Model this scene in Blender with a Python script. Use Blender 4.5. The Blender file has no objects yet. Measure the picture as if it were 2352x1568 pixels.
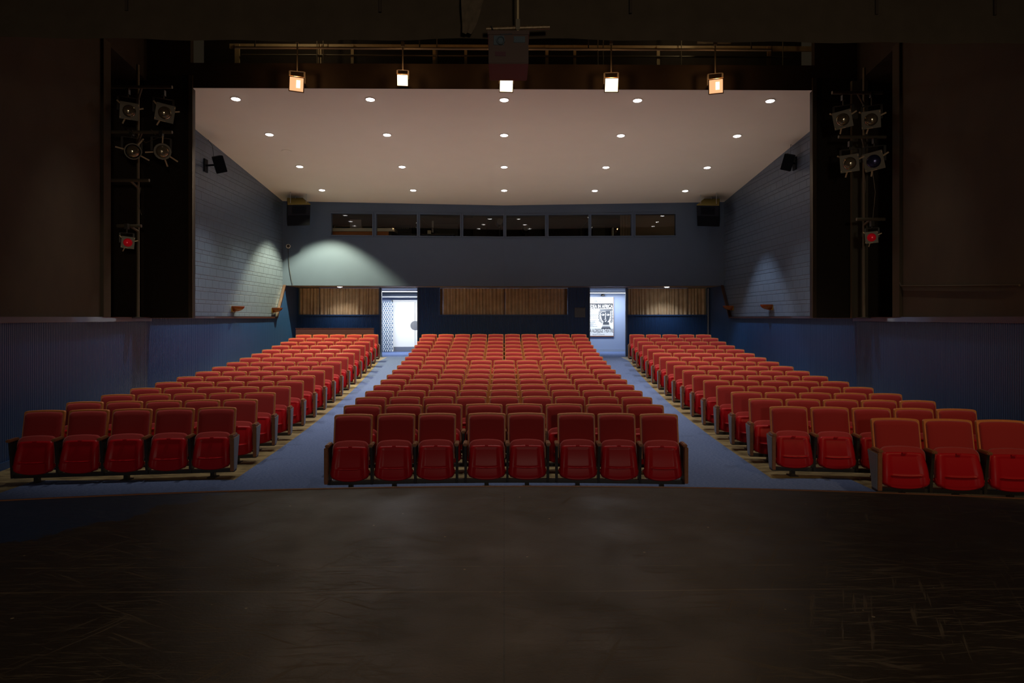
import bpy, bmesh, math, random
from mathutils import Vector, Matrix

random.seed(7)
sc = bpy.context.scene
COL = sc.collection
PI = math.pi

# ------------------------------------------------------------------ camera
F = 1568.0                       # focal length in pixels of the 2352 px wide frame (24 mm on 36 mm)
EYE = 2.0
cam_d = bpy.data.cameras.new('camera'); cam_d.lens = 24.0; cam_d.sensor_width = 36.0
cam_d.shift_y = -54.0/2352.0
cam_d.clip_start = 0.05; cam_d.clip_end = 200
cam = bpy.data.objects.new('camera', cam_d); COL.objects.link(cam)
cam.location = (0, 0, EYE)
cam.rotation_euler = (PI/2, 0, -math.atan(18.0/F))
sc.camera = cam

def at(px, py, d):               # world position of a photographed point that stands d metres into the hall
    return Vector(((px-1158.0)*d/F, d, EYE+(730.0-py)*d/F))

# ------------------------------------------------------------------ materials
def srgb(r, g, b):
    f = lambda c: (c/255/12.92) if c/255 <= .04045 else ((c/255+.055)/1.055)**2.4
    return (f(r), f(g), f(b), 1)

MATS = {}
def mat(name, col, rough=.6, metal=0.0, spec=.5, emit=None, estr=0.0, sheen=0.0, noise=0.0, nscale=20.0, bump=0.0, bscale=200.0, coat=0.0):
    if name in MATS: return MATS[name]
    m = bpy.data.materials.new(name); m.use_nodes = True
    nt = m.node_tree; b = nt.nodes['Principled BSDF']
    b.inputs['Base Color'].default_value = col if len(col) == 4 else (*col, 1)
    b.inputs['Roughness'].default_value = rough
    b.inputs['Metallic'].default_value = metal
    b.inputs['Specular IOR Level'].default_value = spec
    if sheen:
        b.inputs['Sheen Weight'].default_value = sheen
        b.inputs['Sheen Roughness'].default_value = .5
    if coat:
        b.inputs['Coat Weight'].default_value = coat
    if emit:
        b.inputs['Emission Color'].default_value = emit if len(emit) == 4 else (*emit, 1)
        b.inputs['Emission Strength'].default_value = estr
    tc = None
    if noise or bump:
        tc = nt.nodes.new('ShaderNodeTexCoord')
    if noise:
        n = nt.nodes.new('ShaderNodeTexNoise'); n.inputs['Scale'].default_value = nscale; n.inputs['Detail'].default_value = 4
        nt.links.new(tc.outputs['Object'], n.inputs['Vector'])
        mr = nt.nodes.new('ShaderNodeMapRange'); mr.inputs[3].default_value = 1-noise; mr.inputs[4].default_value = 1+noise
        nt.links.new(n.outputs['Fac'], mr.inputs[0])
        mx = nt.nodes.new('ShaderNodeVectorMath'); mx.operation = 'SCALE'
        mx.inputs[0].default_value = b.inputs['Base Color'].default_value[:3]
        nt.links.new(mr.outputs[0], mx.inputs['Scale']); nt.links.new(mx.outputs[0], b.inputs['Base Color'])
    if bump:
        n2 = nt.nodes.new('ShaderNodeTexNoise'); n2.inputs['Scale'].default_value = bscale; n2.inputs['Detail'].default_value = 2
        nt.links.new(tc.outputs['Object'], n2.inputs['Vector'])
        bp = nt.nodes.new('ShaderNodeBump'); bp.inputs['Strength'].default_value = bump; bp.inputs['Distance'].default_value = .01
        nt.links.new(n2.outputs['Fac'], bp.inputs['Height']); nt.links.new(bp.outputs['Normal'], b.inputs['Normal'])
    MATS[name] = m
    return m

class NB:                        # tiny node-building helper
    def __init__(s, name, rough=.6, spec=.5):
        s.m = bpy.data.materials.new(name); s.m.use_nodes = True
        s.nt = s.m.node_tree; s.b = s.nt.nodes['Principled BSDF']
        s.b.inputs['Roughness'].default_value = rough; s.b.inputs['Specular IOR Level'].default_value = spec
        s.tc = s.nt.nodes.new('ShaderNodeTexCoord'); MATS[name] = s.m
    def link(s, a, b): s.nt.links.new(a, b)
    def math(s, op, a, b=None, c=None):
        n = s.nt.nodes.new('ShaderNodeMath'); n.operation = op
        for i, v in enumerate((a, b, c)):
            if v is None: continue
            if isinstance(v, (int, float)): n.inputs[i].default_value = v
            else: s.link(v, n.inputs[i])
        return n.outputs[0]
    def sep(s, v=None):
        n = s.nt.nodes.new('ShaderNodeSeparateXYZ'); s.link(v or s.tc.outputs['Object'], n.inputs[0]); return n.outputs
    def comb(s, x, y, z):
        n = s.nt.nodes.new('ShaderNodeCombineXYZ')
        for i, v in enumerate((x, y, z)):
            if isinstance(v, (int, float)): n.inputs[i].default_value = v
            else: s.link(v, n.inputs[i])
        return n.outputs[0]
    def noise(s, scale, detail=3, vec=None, rough=.5):
        n = s.nt.nodes.new('ShaderNodeTexNoise'); n.inputs['Scale'].default_value = scale; n.inputs['Detail'].default_value = detail
        n.inputs['Roughness'].default_value = rough
        s.link(vec or s.tc.outputs['Object'], n.inputs['Vector']); return n.outputs['Fac']
    def rng(s, v, a, b, c, d):
        n = s.nt.nodes.new('ShaderNodeMapRange'); s.link(v, n.inputs[0])
        for i, x in enumerate((a, b, c, d)): n.inputs[i+1].default_value = x
        return n.outputs[0]
    def mix(s, f, a, b):
        n = s.nt.nodes.new('ShaderNodeMix'); n.data_type = 'RGBA'
        if isinstance(f, (int, float)): n.inputs[0].default_value = f
        else: s.link(f, n.inputs[0])
        for i, v in ((6, a), (7, b)):
            if isinstance(v, tuple): n.inputs[i].default_value = v if len(v) == 4 else (*v, 1)
            else: s.link(v, n.inputs[i])
        return n.outputs[2]
    def col(s, v):
        if isinstance(v, tuple): s.b.inputs['Base Color'].default_value = v
        else: s.link(v, s.b.inputs['Base Color'])
    def bump(s, h, strength=.5, dist=.01):
        n = s.nt.nodes.new('ShaderNodeBump'); n.inputs['Strength'].default_value = strength; n.inputs['Distance'].default_value = dist
        s.link(h, n.inputs['Height']); s.link(n.outputs[0], s.b.inputs['Normal'])

RED_FAB = mat('red_upholstery', (.34, .021, .021), rough=.85, spec=.2, sheen=.25, bump=.25, bscale=500)
RED_PLA = mat('red_moulded_plastic', (.40, .006, .012), rough=.40, spec=.18)
WOOD = mat('brown_wood_edge', (.55, .19, .055), rough=.45, spec=.3, noise=.25, nscale=30)
DARKWOOD = mat('dark_brown_wood', (.22, .085, .034), rough=.4, noise=.3, nscale=30)
BLK_STEEL = mat('black_painted_steel', (.022, .019, .016), rough=.45)
GREY_LAM = mat('grey_laminate', (.20, .205, .22), rough=.45)
BLK_PAINT = mat('black_painted_board', (.034, .023, .014), rough=.75, spec=.3, noise=.35, nscale=3)
BLK_PAINT2 = mat('black_brown_wall_paint', (.052, .037, .021), rough=.75, spec=.3, noise=.3, nscale=1.5)
BLK_GLOSS = mat('black_semi_gloss_panel', (.020, .014, .009), rough=.5, spec=.4, noise=.3, nscale=4)
BLK_CLOTH = mat('black_border_cloth', (.060, .045, .030), rough=.95, spec=.1, noise=.2, nscale=6)
BLUE_FLUTE = mat('blue_fluted_panel_paint', (.014, .060, .195), rough=.42, spec=.5)
BLUE_WALL = mat('blue_wall_paint', (.080, .122, .205), rough=.42, spec=.5, noise=.05, nscale=3)
BLUE_LOBBY = mat('lobby_blue_wall_paint', (.29, .36, .52), rough=.6)
CEIL = mat('off_white_ceiling_plaster', (.75, .71, .635), rough=.9, noise=.03, nscale=2)
LOBBY_CEIL = mat('lobby_ceiling_white', (.75, .75, .74), rough=.9)
SOFFIT = mat('brown_soffit_board', (.36, .24, .18), rough=.6)
RAIL = mat('dark_red_brown_rail', (.045, .016, .010), rough=.35, coat=.3)
WHITE_TRIM = mat('white_metal_trim', (.75, .74, .72), rough=.4)
WHITE_DOOR = mat('white_door_paint', (.84, .84, .82), rough=.35)
STEEL = mat('brushed_steel', (.45, .46, .48), rough=.35, metal=.85)
ALU = mat('aluminium_frame', (.55, .55, .56), rough=.4, metal=.6)
PIPE = mat('tan_steel_pipe', (.14, .115, .075), rough=.5, metal=.3)
TAN_WOOD = mat('tan_timber', (.40, .30, .16), rough=.6, noise=.2, nscale=10)
OFFWHITE = mat('off_white_laminate', (.72, .66, .48), rough=.5)
BRASS = mat('brass_plate', (.45, .29, .05), rough=.35, metal=.6)
AMBER = mat('amber_shell_glass', (.24, .06, .012), rough=.25, spec=.6, noise=.4, nscale=40)
SPK_BLK = mat('black_speaker_cabinet', (.009, .011, .018), rough=.65, spec=.08)
SPK_GRILLE = mat('black_speaker_grille', (.006, .007, .011), rough=.8, spec=.04, bump=.6, bscale=120)
YEL_PLY = mat('yellow_brown_cabinet_top', (.20, .15, .03), rough=.6)
LENS = mat('clear_lens_glass', (.36, .30, .20), rough=.12, metal=.75)
LENS_BLUE = mat('dark_blue_gel', (.05, .05, .13), rough=.2, metal=.5)
LENS_RED = mat('red_gel', (.5, .004, .012), rough=.2, metal=.2, emit=(.9, .005, .02), estr=.07)  # faint self-glow put into the gel; these lanterns are unlit
LENS_LIT = mat('lit_lamp_lens', (1, .8, .5), emit=(1, .80, .44), estr=3.2)
LENS_DIM = mat('dim_lit_lamp_lens', (1, .7, .4), emit=(1, .55, .26), estr=.8)
LENS_HOT = mat('lamp_hot_patch', (1, .8, .6), emit=(1, .72, .55), estr=1.6)
LAMP_BODY = mat('lantern_black_enamel', (.035, .030, .022), rough=.5)
LAMP_FRAME = mat('lantern_gel_frame', (.15, .13, .09), rough=.5, metal=.2)
LIT_FRAME = mat('lantern_frame_bronze', (.32, .17, .06), rough=.5, metal=.3)
PALE_HANDLE = mat('pale_fibre_handle', (.55, .38, .20), rough=.5)
DL_LENS = mat('downlight_lens', (1, 1, 1), emit=(1, .97, .92), estr=14)
DL_RIM = mat('downlight_white_rim', (.8, .77, .72), rough=.5)
LOB_LENS = mat('lobby_lamp_diffuser', (1, 1, 1), emit=(.93, .97, 1), estr=6)
PAPER = mat('poster_white_card', (.86, .88, .88), rough=.5)
INK = mat('poster_black_ink', (.02, .025, .035), rough=.5)
INKGREY = mat('poster_grey_ink', (.07, .08, .10), rough=.5)
BOOTH = mat('booth_dark_wall', (.075, .060, .045), rough=.8)
BOOTH_OLIVE = mat('booth_olive_cabinet', (.11, .10, .07), rough=.7)
BLIND = mat('tan_window_blind', (.23, .165, .095), rough=.8)
MAROON = mat('maroon_panel', (.055, .012, .020), rough=.7)
GREY_PANEL = mat('grey_access_panel', (.13, .14, .15), rough=.6)
CABLE = mat('dark_cable_rubber', (.03, .035, .045), rough=.6)
LAPTOP = mat('pale_laptop_lid', (.42, .38, .34), rough=.45)
PROJ = mat('dark_projector_shell', (.055, .028, .02), rough=.5)
PROJ_BLUE = mat('projector_blue_grey_trim', (.05, .07, .085), rough=.4)
DRAPE = mat('creased_dark_cloth', (.085, .06, .035), rough=.9, noise=.4, nscale=12, bump=.8, bscale=18)
RUST = mat('scuffed_steel_pipe', (.16, .11, .06), rough=.45, metal=.5, noise=.9, nscale=60)

def m_curtain():
    n = NB('tan_curtain_cloth', .9, .1)
    x = n.noise(5, 3); n.col(n.mix(n.rng(x, .3, .7, 0, 1), (.54, .40, .25, 1), (.70, .53, .34, 1)))
    return n.m
CURT = m_curtain()
CURT_EDGE = mat('patterned_curtain_lining', (.20, .12, .05), rough=.9, noise=.6, nscale=50)

def m_lattice():
    n = NB('blue_white_lattice_cloth', .9, .1)
    s = n.sep()
    k = 1/.085
    u = n.math('ADD', n.math('MULTIPLY', s[0], k*1.9), n.math('MULTIPLY', s[2], k))
    v = n.math('SUBTRACT', n.math('MULTIPLY', s[0], k*1.9), n.math('MULTIPLY', s[2], k))
    a = n.math('ABSOLUTE', n.math('SUBTRACT', n.math('FRACT', n.math('MULTIPLY', u, .5)), .5))
    b = n.math('ABSOLUTE', n.math('SUBTRACT', n.math('FRACT', n.math('MULTIPLY', v, .5)), .5))
    f = n.math('MAXIMUM', n.math('LESS_THAN', a, .12), n.math('LESS_THAN', b, .12))
    n.col(n.mix(f, (.10, .15, .24, 1), (.72, .74, .72, 1)))
    return n.m
LATT = m_lattice()

def m_block():
    n = NB('blue_painted_concrete_block', .38, .55)
    s = n.sep(); y, z = s[1], s[2]
    zz = n.math('DIVIDE', z, .306); fl = n.math('FLOOR', zz); fr = n.math('FRACT', zz)
    short = n.math('GREATER_THAN', fr, .6667)
    d1 = n.math('MINIMUM', fr, n.math('SUBTRACT', 1, fr))
    d2 = n.math('ABSOLUTE', n.math('SUBTRACT', fr, .6667))
    dz = n.math('MULTIPLY', n.math('MINIMUM', d1, d2), .306)
    off = n.math('ADD', n.math('MULTIPLY', fl, .37), n.math('MULTIPLY', short, .73))
    u = n.math('FRACT', n.math('ADD', n.math('DIVIDE', y, .40), off))
    dy = n.math('MULTIPLY', n.math('MINIMUM', u, n.math('SUBTRACT', 1, u)), .40)
    d = n.math('MINIMUM', dz, dy)
    h = n.rng(d, .002, .010, 0, 1)
    rough = n.noise(35, 4)
    pit = n.math('ADD', h, n.math('MULTIPLY', rough, .35))
    n.bump(pit, .65, .012)
    n.col(n.mix(h, (.050, .068, .110, 1), n.mix(n.noise(2, 2), (.090, .128, .200, 1), (.108, .150, .226, 1))))
    return n.m
BLOCK = m_block()

def m_carpet():
    n = NB('blue_ribbed_carpet', .95, .1)
    s = n.sep()
    st = n.noise(1, 2, n.comb(n.math('MULTIPLY', s[0], 26), n.math('MULTIPLY', s[1], 90), 0))
    sp = n.noise(120, 2)
    big = n.noise(2.2, 3)
    stain = n.rng(n.noise(1.6, 1), .66, .70, 0, .35)
    c = n.mix(n.rng(n.math('ADD', n.math('MULTIPLY', st, .6), n.math('MULTIPLY', sp, .4)), .3, .7, 0, 1), (.036, .064, .16, 1), (.15, .20, .36, 1))
    c = n.mix(n.math('MULTIPLY', n.rng(big, .35, .65, 0, 1), .25), c, (.09, .13, .26, 1))
    c = n.mix(stain, c, (.06, .085, .16, 1))
    n.col(c); n.bump(st, .4, .006)
    return n.m
CARPET = m_carpet()

def m_floor():
    n = NB('bare_olive_brown_floor', .55, .3)
    s = n.sep()
    st = n.noise(1, 4, n.comb(n.math('MULTIPLY', s[0], 3), n.math('MULTIPLY', s[1], 9), 0), .6)
    dirt = n.noise(7, 4)
    c = n.mix(n.rng(st, .35, .65, 0, 1), (.10, .075, .034, 1), (.27, .215, .105, 1))
    c = n.mix(n.rng(dirt, .55, .75, 0, .7), c, (.055, .04, .02, 1))
    n.col(c)
    return n.m
FLOOR = m_floor()

def m_stage():
    n = NB('worn_black_stage_paint', .38, .45)
    s = n.sep(); x, y = s[0], s[1]
    base = n.mix(n.rng(n.noise(1.2, 4), .3, .7, 0, 1), (.019, .0125, .0065, 1), (.030, .020, .0105, 1))
    # long brush-like scuffs in several directions
    scr = None
    for ang, sc1, thr in ((.12, 3.2, .66), (-.5, 2.1, .68), (1.1, 1.7, .70), (-.06, 4.5, .66)):
        ca, sa = math.cos(ang), math.sin(ang)
        u = n.math('ADD', n.math('MULTIPLY', x, ca), n.math('MULTIPLY', y, sa))
        v = n.math('SUBTRACT', n.math('MULTIPLY', y, ca), n.math('MULTIPLY', x, sa))
        w = n.noise(1, 3, n.comb(n.math('MULTIPLY', u, sc1), n.math('MULTIPLY', v, sc1*17), ang*7), .65)
        k = n.rng(w, thr-.085, thr+.0, 0, 1)
        scr = k if scr is None else n.math('MAXIMUM', scr, k)
    gate = n.rng(n.noise(.9, 3), .40, .60, .25, 1)
    scr = n.math('MULTIPLY', scr, gate)
    c = n.mix(n.math('MULTIPLY', scr, .6), base, (.15, .105, .06, 1))
    # small paint chips
    vo = n.nt.nodes.new('ShaderNodeTexVoronoi'); vo.inputs['Scale'].default_value = 5.5
    n.link(n.tc.outputs['Object'], vo.inputs['Vector'])
    chip = n.math('LESS_THAN', vo.outputs['Distance'], .045)
    vc = n.sep(vo.outputs['Color'])
    chip = n.math('MULTIPLY', chip, n.math('GREATER_THAN', vc[0], .66))
    c = n.mix(n.math('MULTIPLY', chip, .9), c, (.34, .26, .15, 1))
    # sheet joints
    j1 = n.math('LESS_THAN', n.math('ABSOLUTE', x), .004)
    j2 = n.math('LESS_THAN', n.math('ABSOLUTE', n.math('SUBTRACT', y, n.math('ADD', 3.60, n.math('MULTIPLY', n.noise(.6, 1), .06)))), .006)
    j3 = n.math('LESS_THAN', n.math('ABSOLUTE', n.math('SUBTRACT', y, 3.99)), .005)
    frag = n.rng(n.noise(3.5, 3), .45, .58, 0, 1)
    c = n.mix(j1, c, (.004, .003, .002, 1))
    c = n.mix(n.math('MULTIPLY', j2, n.rng(n.noise(1.1, 2), .35, .6, .15, .9)), c, (.16, .115, .07, 1))
    c = n.mix(n.math('MULTIPLY', j3, frag), c, (.14, .10, .055, 1))
    # worn blue paint in the downstage corner
    m = n.math('SUBTRACT', n.math('MULTIPLY', x, -1), n.math('ADD', 2.45, n.math('MULTIPLY', n.math('SUBTRACT', 5.55, y), .60)))
    w1 = n.math('MULTIPLY', n.math('SUBTRACT', n.noise(1.6, 6, rough=.7), .5), 1.1)
    m = n.math('ADD', m, w1)
    flake = n.rng(n.noise(3.3, 7, rough=.75), .30, .34, 0, 1)
    blue = n.math('MULTIPLY', n.rng(m, .0, .03, 0, 1), flake)
    c = n.mix(blue, c, (.007, .034, .105, 1))
    n.col(c)
    r = n.rng(n.noise(2.5, 4), .3, .7, .34, .48)
    n.link(n.math('ADD', r, n.math('MULTIPLY', scr, .2)), n.b.inputs['Roughness'])
    n.bump(n.math('ADD', n.math('MULTIPLY', scr, -.5), n.noise(60, 2)), .15, .004)
    return n.m
STAGE = m_stage()

def m_glass():
    m = bpy.data.materials.new('window_glass'); m.use_nodes = True; nt = m.node_tree
    nt.nodes.remove(nt.nodes['Principled BSDF']); out = nt.nodes['Material Output']
    t = nt.nodes.new('ShaderNodeBsdfTransparent'); t.inputs[0].default_value = (.85, .87, .85, 1)
    g = nt.nodes.new('ShaderNodeBsdfGlossy'); g.inputs['Roughness'].default_value = .02
    fr = nt.nodes.new('ShaderNodeFresnel'); fr.inputs[0].default_value = 1.6
    mx = nt.nodes.new('ShaderNodeMixShader')
    nt.links.new(fr.outputs[0], mx.inputs[0]); nt.links.new(t.outputs[0], mx.inputs[1]); nt.links.new(g.outputs[0], mx.inputs[2])
    nt.links.new(mx.outputs[0], out.inputs[0]); return m
GLASS = m_glass()

# ------------------------------------------------------------------ mesh helpers
class MB:
    def __init__(s): s.v = []; s.f = []
    def add(s, vs, fs):
        o = len(s.v); s.v += [tuple(p) for p in vs]; s.f += [tuple(i+o for i in f) for f in fs]; return s
    def box(s, x0, x1, y0, y1, z0, z1):
        return s.add([(x0,y0,z0),(x1,y0,z0),(x1,y1,z0),(x0,y1,z0),(x0,y0,z1),(x1,y0,z1),(x1,y1,z1),(x0,y1,z1)],
                     [(3,2,1,0),(4,5,6,7),(0,1,5,4),(1,2,6,5),(2,3,7,6),(3,0,4,7)])
    def quad(s, a, b, c, d): return s.add([a,b,c,d], [(0,1,2,3)])
    def prism(s, poly, axis, a, b):              # polygon (p,q) extruded along an axis
        n = len(poly)
        def P(p, q, t): return {'x': (t,p,q), 'y': (p,t,q), 'z': (p,q,t)}[axis]
        vs = [P(p,q,a) for p,q in poly]+[P(p,q,b) for p,q in poly]
        fs = [tuple(range(n))[::-1], tuple(range(n,2*n))]+[(i,(i+1)%n,n+(i+1)%n,n+i) for i in range(n)]
        return s.add(vs, fs)
    def loft(s, rings, cap0=True, cap1=True, closed=True):
        n = len(rings[0]); vs = [p for r in rings for p in r]; fs = []
        for k in range(len(rings)-1):
            for i in range(n if closed else n-1):
                j = (i+1) % n
                fs.append((k*n+i, k*n+j, (k+1)*n+j, (k+1)*n+i))
        if cap0: fs.append(tuple(range(n))[::-1])
        if cap1: fs.append(tuple((len(rings)-1)*n+i for i in range(n)))
        return s.add(vs, fs)
    def tube(s, pts, r, n=8, caps=True):
        pts = [Vector(p) for p in pts]; rings = []
        up = Vector((0,0,1))
        for i, p in enumerate(pts):
            t = (pts[min(i+1,len(pts)-1)]-pts[max(i-1,0)]).normalized()
            ref = up if abs(t.dot(up)) < .95 else Vector((1,0,0))
            a = t.cross(ref).normalized(); b = t.cross(a).normalized()
            rr = r[i] if isinstance(r, (list, tuple)) else r
            rings.append([p+a*math.cos(q)*rr+b*math.sin(q)*rr for q in [2*PI*k/n for k in range(n)]])
        return s.loft(rings, caps, caps)
    def lathe(s, prof, n=24, origin=(0,0,0), axis='y'):   # prof: (radius, along)
        o = Vector(origin); rings = []
        for r, t in prof:
            ring = []
            for k in range(n):
                q = 2*PI*k/n; c, d = r*math.cos(q), r*math.sin(q)
                ring.append(o+Vector({'y': (c,t,d), 'z': (c,d,t), 'x': (t,c,d)}[axis]))
            rings.append(ring)
        return s.loft(rings)
    def bar(s, a, b, w, h, up=(0,0,1)):          # rectangular bar between two points
        a, b = Vector(a), Vector(b); t = (b-a).normalized(); u = Vector(up)
        if abs(t.dot(u)) > .95: u = Vector((0,1,0))
        sd = t.cross(u).normalized(); u2 = sd.cross(t).normalized()
        r = lambda p: [p-sd*w/2-u2*h/2, p+sd*w/2-u2*h/2, p+sd*w/2+u2*h/2, p-sd*w/2+u2*h/2]
        return s.loft([r(a), r(b)])
    def sweep(s, pts, w, h):                     # box section along a polyline lying near a wall (w horizontal, h vertical)
        for a, b in zip(pts[:-1], pts[1:]): s.bar(a, b, w, h)
        return s
    def map(s, fn): s.v = [tuple(fn(*p)) for p in s.v]; return s
    def build(s, name, m, parent=None, smooth=False, bevel=0, seg=2, angle=.7):
        me = bpy.data.meshes.new(name); me.from_pydata(s.v, [], s.f); me.validate(); me.update()
        bm = bmesh.new(); bm.from_mesh(me)
        bmesh.ops.remove_doubles(bm, verts=bm.verts, dist=1e-5)
        bmesh.ops.recalc_face_normals(bm, faces=bm.faces)
        if bevel:
            es = [e for e in bm.edges if len(e.link_faces) == 2 and e.calc_face_angle(0) > .5]
            bmesh.ops.bevel(bm, geom=es, offset=bevel, segments=seg, affect='EDGES', clamp_overlap=True)
        if smooth or bevel:
            for f in bm.faces: f.smooth = True
            for e in bm.edges:
                if len(e.link_faces) == 2 and e.calc_face_angle(0) > angle: e.smooth = False
        bm.to_mesh(me); bm.free()
        if m: me.materials.append(m)
        o = bpy.data.objects.new(name, me); COL.objects.link(o)
        if parent: o.parent = parent
        return o

def tag(o, label, cat, group=None, kind=None):
    o['label'] = label; o['category'] = cat
    if group: o['group'] = group
    if kind: o['kind'] = kind
    return o
def struct(o, label, cat): return tag(o, label, cat, kind='structure')
def empty(name, loc=(0,0,0), rz=0.0):
    e = bpy.data.objects.new(name, None); COL.objects.link(e); e.location = loc; e.rotation_euler = (0,0,rz); e.empty_display_size = .1
    return e
def copy_tree(o, parent=None):
    c = o.copy(); COL.objects.link(c)
    if parent: c.parent = parent
    for ch in list(o.children): copy_tree(ch, c)
    return c
ORD = ['first','second','third','fourth','fifth','sixth','seventh','eighth','ninth','tenth','eleventh','twelfth','thirteenth','fourteenth','fifteenth','sixteenth','seventeenth']

# ------------------------------------------------------------------ hall geometry
W = 7.38                                            # half width of the hall
def drop(x):                                        # the rows bow towards the stage at their ends
    x = abs(x)
    return .026*x*x if x <= 2.5 else .1625+.13*(x-2.5)
def zq(D): return min(.62, .0044*max(0, D-10.4)**2) # dished floor
def zf(x, y): return zq(y+drop(x))
def zc(y): return 6.56+.095*(16.25-y)               # sloping ceiling
def yb(x): return 23.5-.068*abs(x)                  # the booth wall is folded at the middle
def sx(y): return W-(14.2-y)*.15                    # splayed front part of the side walls

# floor
g = MB(); xs = [-8+.2*i for i in range(81)]; ys = [4.8+.2*i for i in range(119)]
vs = [(x,y,zf(x,y)) for y in ys for x in xs]; nx = len(xs)
fs = [(j*nx+i, j*nx+i+1, (j+1)*nx+i+1, (j+1)*nx+i) for j in range(len(ys)-1) for i in range(nx-1)]
struct(g.add(vs, fs).build('floor', FLOOR, smooth=True), 'bare olive brown sloping floor under the seats', 'floor')

# carpet
def edge_in(y): return 2.22+.040*(y-8.25)           # beside the centre block
def edge_out(y): return 3.33+.050*(y-8.6)           # beside the side blocks
g = MB()
def strip(a0, a1, y, b0, b1, y2, n=6):
    for i in range(n):
        t0, t1 = i/n, (i+1)/n
        P = lambda x, yy: (x, yy, zf(x, yy)+.006)
        g.quad(P(a0+(a1-a0)*t0,y), P(a0+(a1-a0)*t1,y), P(b0+(b1-b0)*t1,y2), P(b0+(b1-b0)*t0,y2))
yy = [8.45+.2*i for i in range(79)]
for a, b in zip(yy[:-1], yy[1:]):
    strip(edge_in(a), edge_out(a), a, edge_in(b), edge_out(b), b)
    strip(-edge_out(a), -edge_in(a), a, -edge_out(b), -edge_in(b), b)
for y in [5.4+.305*i for i in range(10)]: strip(-5.75, 4.28, y, -5.75, 4.28, y+.305, 20)
for q in (-1, 1): strip(q*3.09, q*4.33, 24.05, q*3.09, q*4.33, 24.47, 2)
for y in [24.47+.44*i for i in range(8)]: strip(-6.4, 6.4, y, -6.4, 6.4, y+.44, 8)
tag(g.build('aisle_carpet', CARPET), 'blue carpet running along both aisles and across the front', 'carpet')

# stage
def ye(x): return 5.87-.026*x*x
g = MB(); xs = [-8+.25*i for i in range(65)]; r = 12
for a, b in zip(xs[:-1], xs[1:]):
    for k in range(r):
        t0, t1 = k/r, (k+1)/r
        Y = lambda x, t: -4+(ye(x)+4)*t
        g.quad((a,Y(a,t0),.55),(b,Y(b,t0),.55),(b,Y(b,t1),.55),(a,Y(a,t1),.55))
    g.quad((a,ye(a),.55),(b,ye(b),.55),(b,ye(b),-.02),(a,ye(a),-.02))
so = g.build('floor_stage', STAGE); struct(so, 'worn black stage floor with a curved front edge', 'stage floor')
g = MB()
for a, b in zip(xs[:-1], xs[1:]): g.bar((a,ye(a)+.008,.545),(b,ye(b)+.008,.545),.02,.022)
struct(g.build('trim_1', DARKWOOD), 'thin worn wooden lip along the stage edge', 'trim')

# fluted panelling
def flute(p0, p1, top, bot, name, m, label, side, pitch=.05, depth=.014):
    a, b = Vector((*p0,0)), Vector((*p1,0)); L = (b-a).length; t = (b-a)/L; nrm = Vector((-t.y, t.x, 0))*side
    n = max(1, round(L/pitch)); g = MB(); prof = []
    for i in range(n):
        s = i*L/n; w = L/n
        for q, d in ((.0,0),(.62,0),(.70,-depth),(.92,-depth)): prof.append((s+w*q, d))
    prof.append((L, 0))
    vs = []
    for s, d in prof:
        p = a+t*s+nrm*d
        vs += [(p.x,p.y,bot(p)), (p.x,p.y,top(p))]
    fs = [(2*i,2*i+2,2*i+3,2*i+1) for i in range(len(prof)-1)]
    g.add(vs, fs); o = g.build(name, m); struct(o, label, 'wall'); return o
def side_top(p):
    y = p.y
    return 2.0 if y < 22.2 else (2.0+(y-22.2)/.8*1.09 if y < 23.0 else 3.09)
low = lambda p: -.08
flute((-W,24.42),(-W,14.2), side_top, low, 'wall_left_wainscot', BLUE_FLUTE, 'blue fluted lower wall beside the left seats', 1)
flute((W,14.2),(W,24.42), side_top, low, 'wall_right_wainscot', BLUE_FLUTE, 'blue fluted lower wall beside the right seats', 1)
flute((-W,14.2),(-sx(5),5), lambda p: 2.0, low, 'wall_left_front', BLUE_FLUTE, 'darker blue fluted splayed wall at the front left', 1)
flute((sx(5),5),(W,14.2), lambda p: 2.0, low, 'wall_right_front', BLUE_FLUTE, 'darker blue fluted splayed wall at the front right', 1)

# upper block walls
for s, nm in ((-1,'left'),(1,'right')):
    g = MB(); x = s*(W+.05)
    n = 20
    for i in range(n):
        y0, y1 = 14.2+i*(23.3-14.2)/n, 14.2+(i+1)*(23.3-14.2)/n
        g.quad((x,y0,1.9),(x,y1,1.9),(x,y1,zc(y1)+.02),(x,y0,zc(y0)+.02))
    struct(g.build('wall_'+nm, BLOCK), 'blue painted concrete block upper wall on the '+nm, 'wall')
    g = MB(); g.sweep([(s*(W-.005),14.15,2.015),(s*(W-.005),22.2,2.015),(s*(W-.005),23.02,3.10)], .09, .05)
    struct(g.build('trim_2' if s < 0 else 'trim_3', RAIL), 'dark red brown cap rail along the %s wall, rising at the back' % nm, 'rail')
    g = MB(); g.sweep([(s*(sx(5)-.005),5,1.975),(s*(W-.02),14.22,1.975)], .12, .085)
    struct(g.build('trim_4' if s < 0 else 'trim_5', RAIL), 'dark red brown rail on the splayed front wall, %s side' % nm, 'rail')
    g = MB(); g.sweep([(s*(sx(5)-.01),5,.05),(s*(W-.03),14.2,.05)], .02, .10)
    struct(g.build('baseboard_'+nm, BLUE_FLUTE), 'blue baseboard under the splayed wall, %s side' % nm, 'baseboard')

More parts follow.
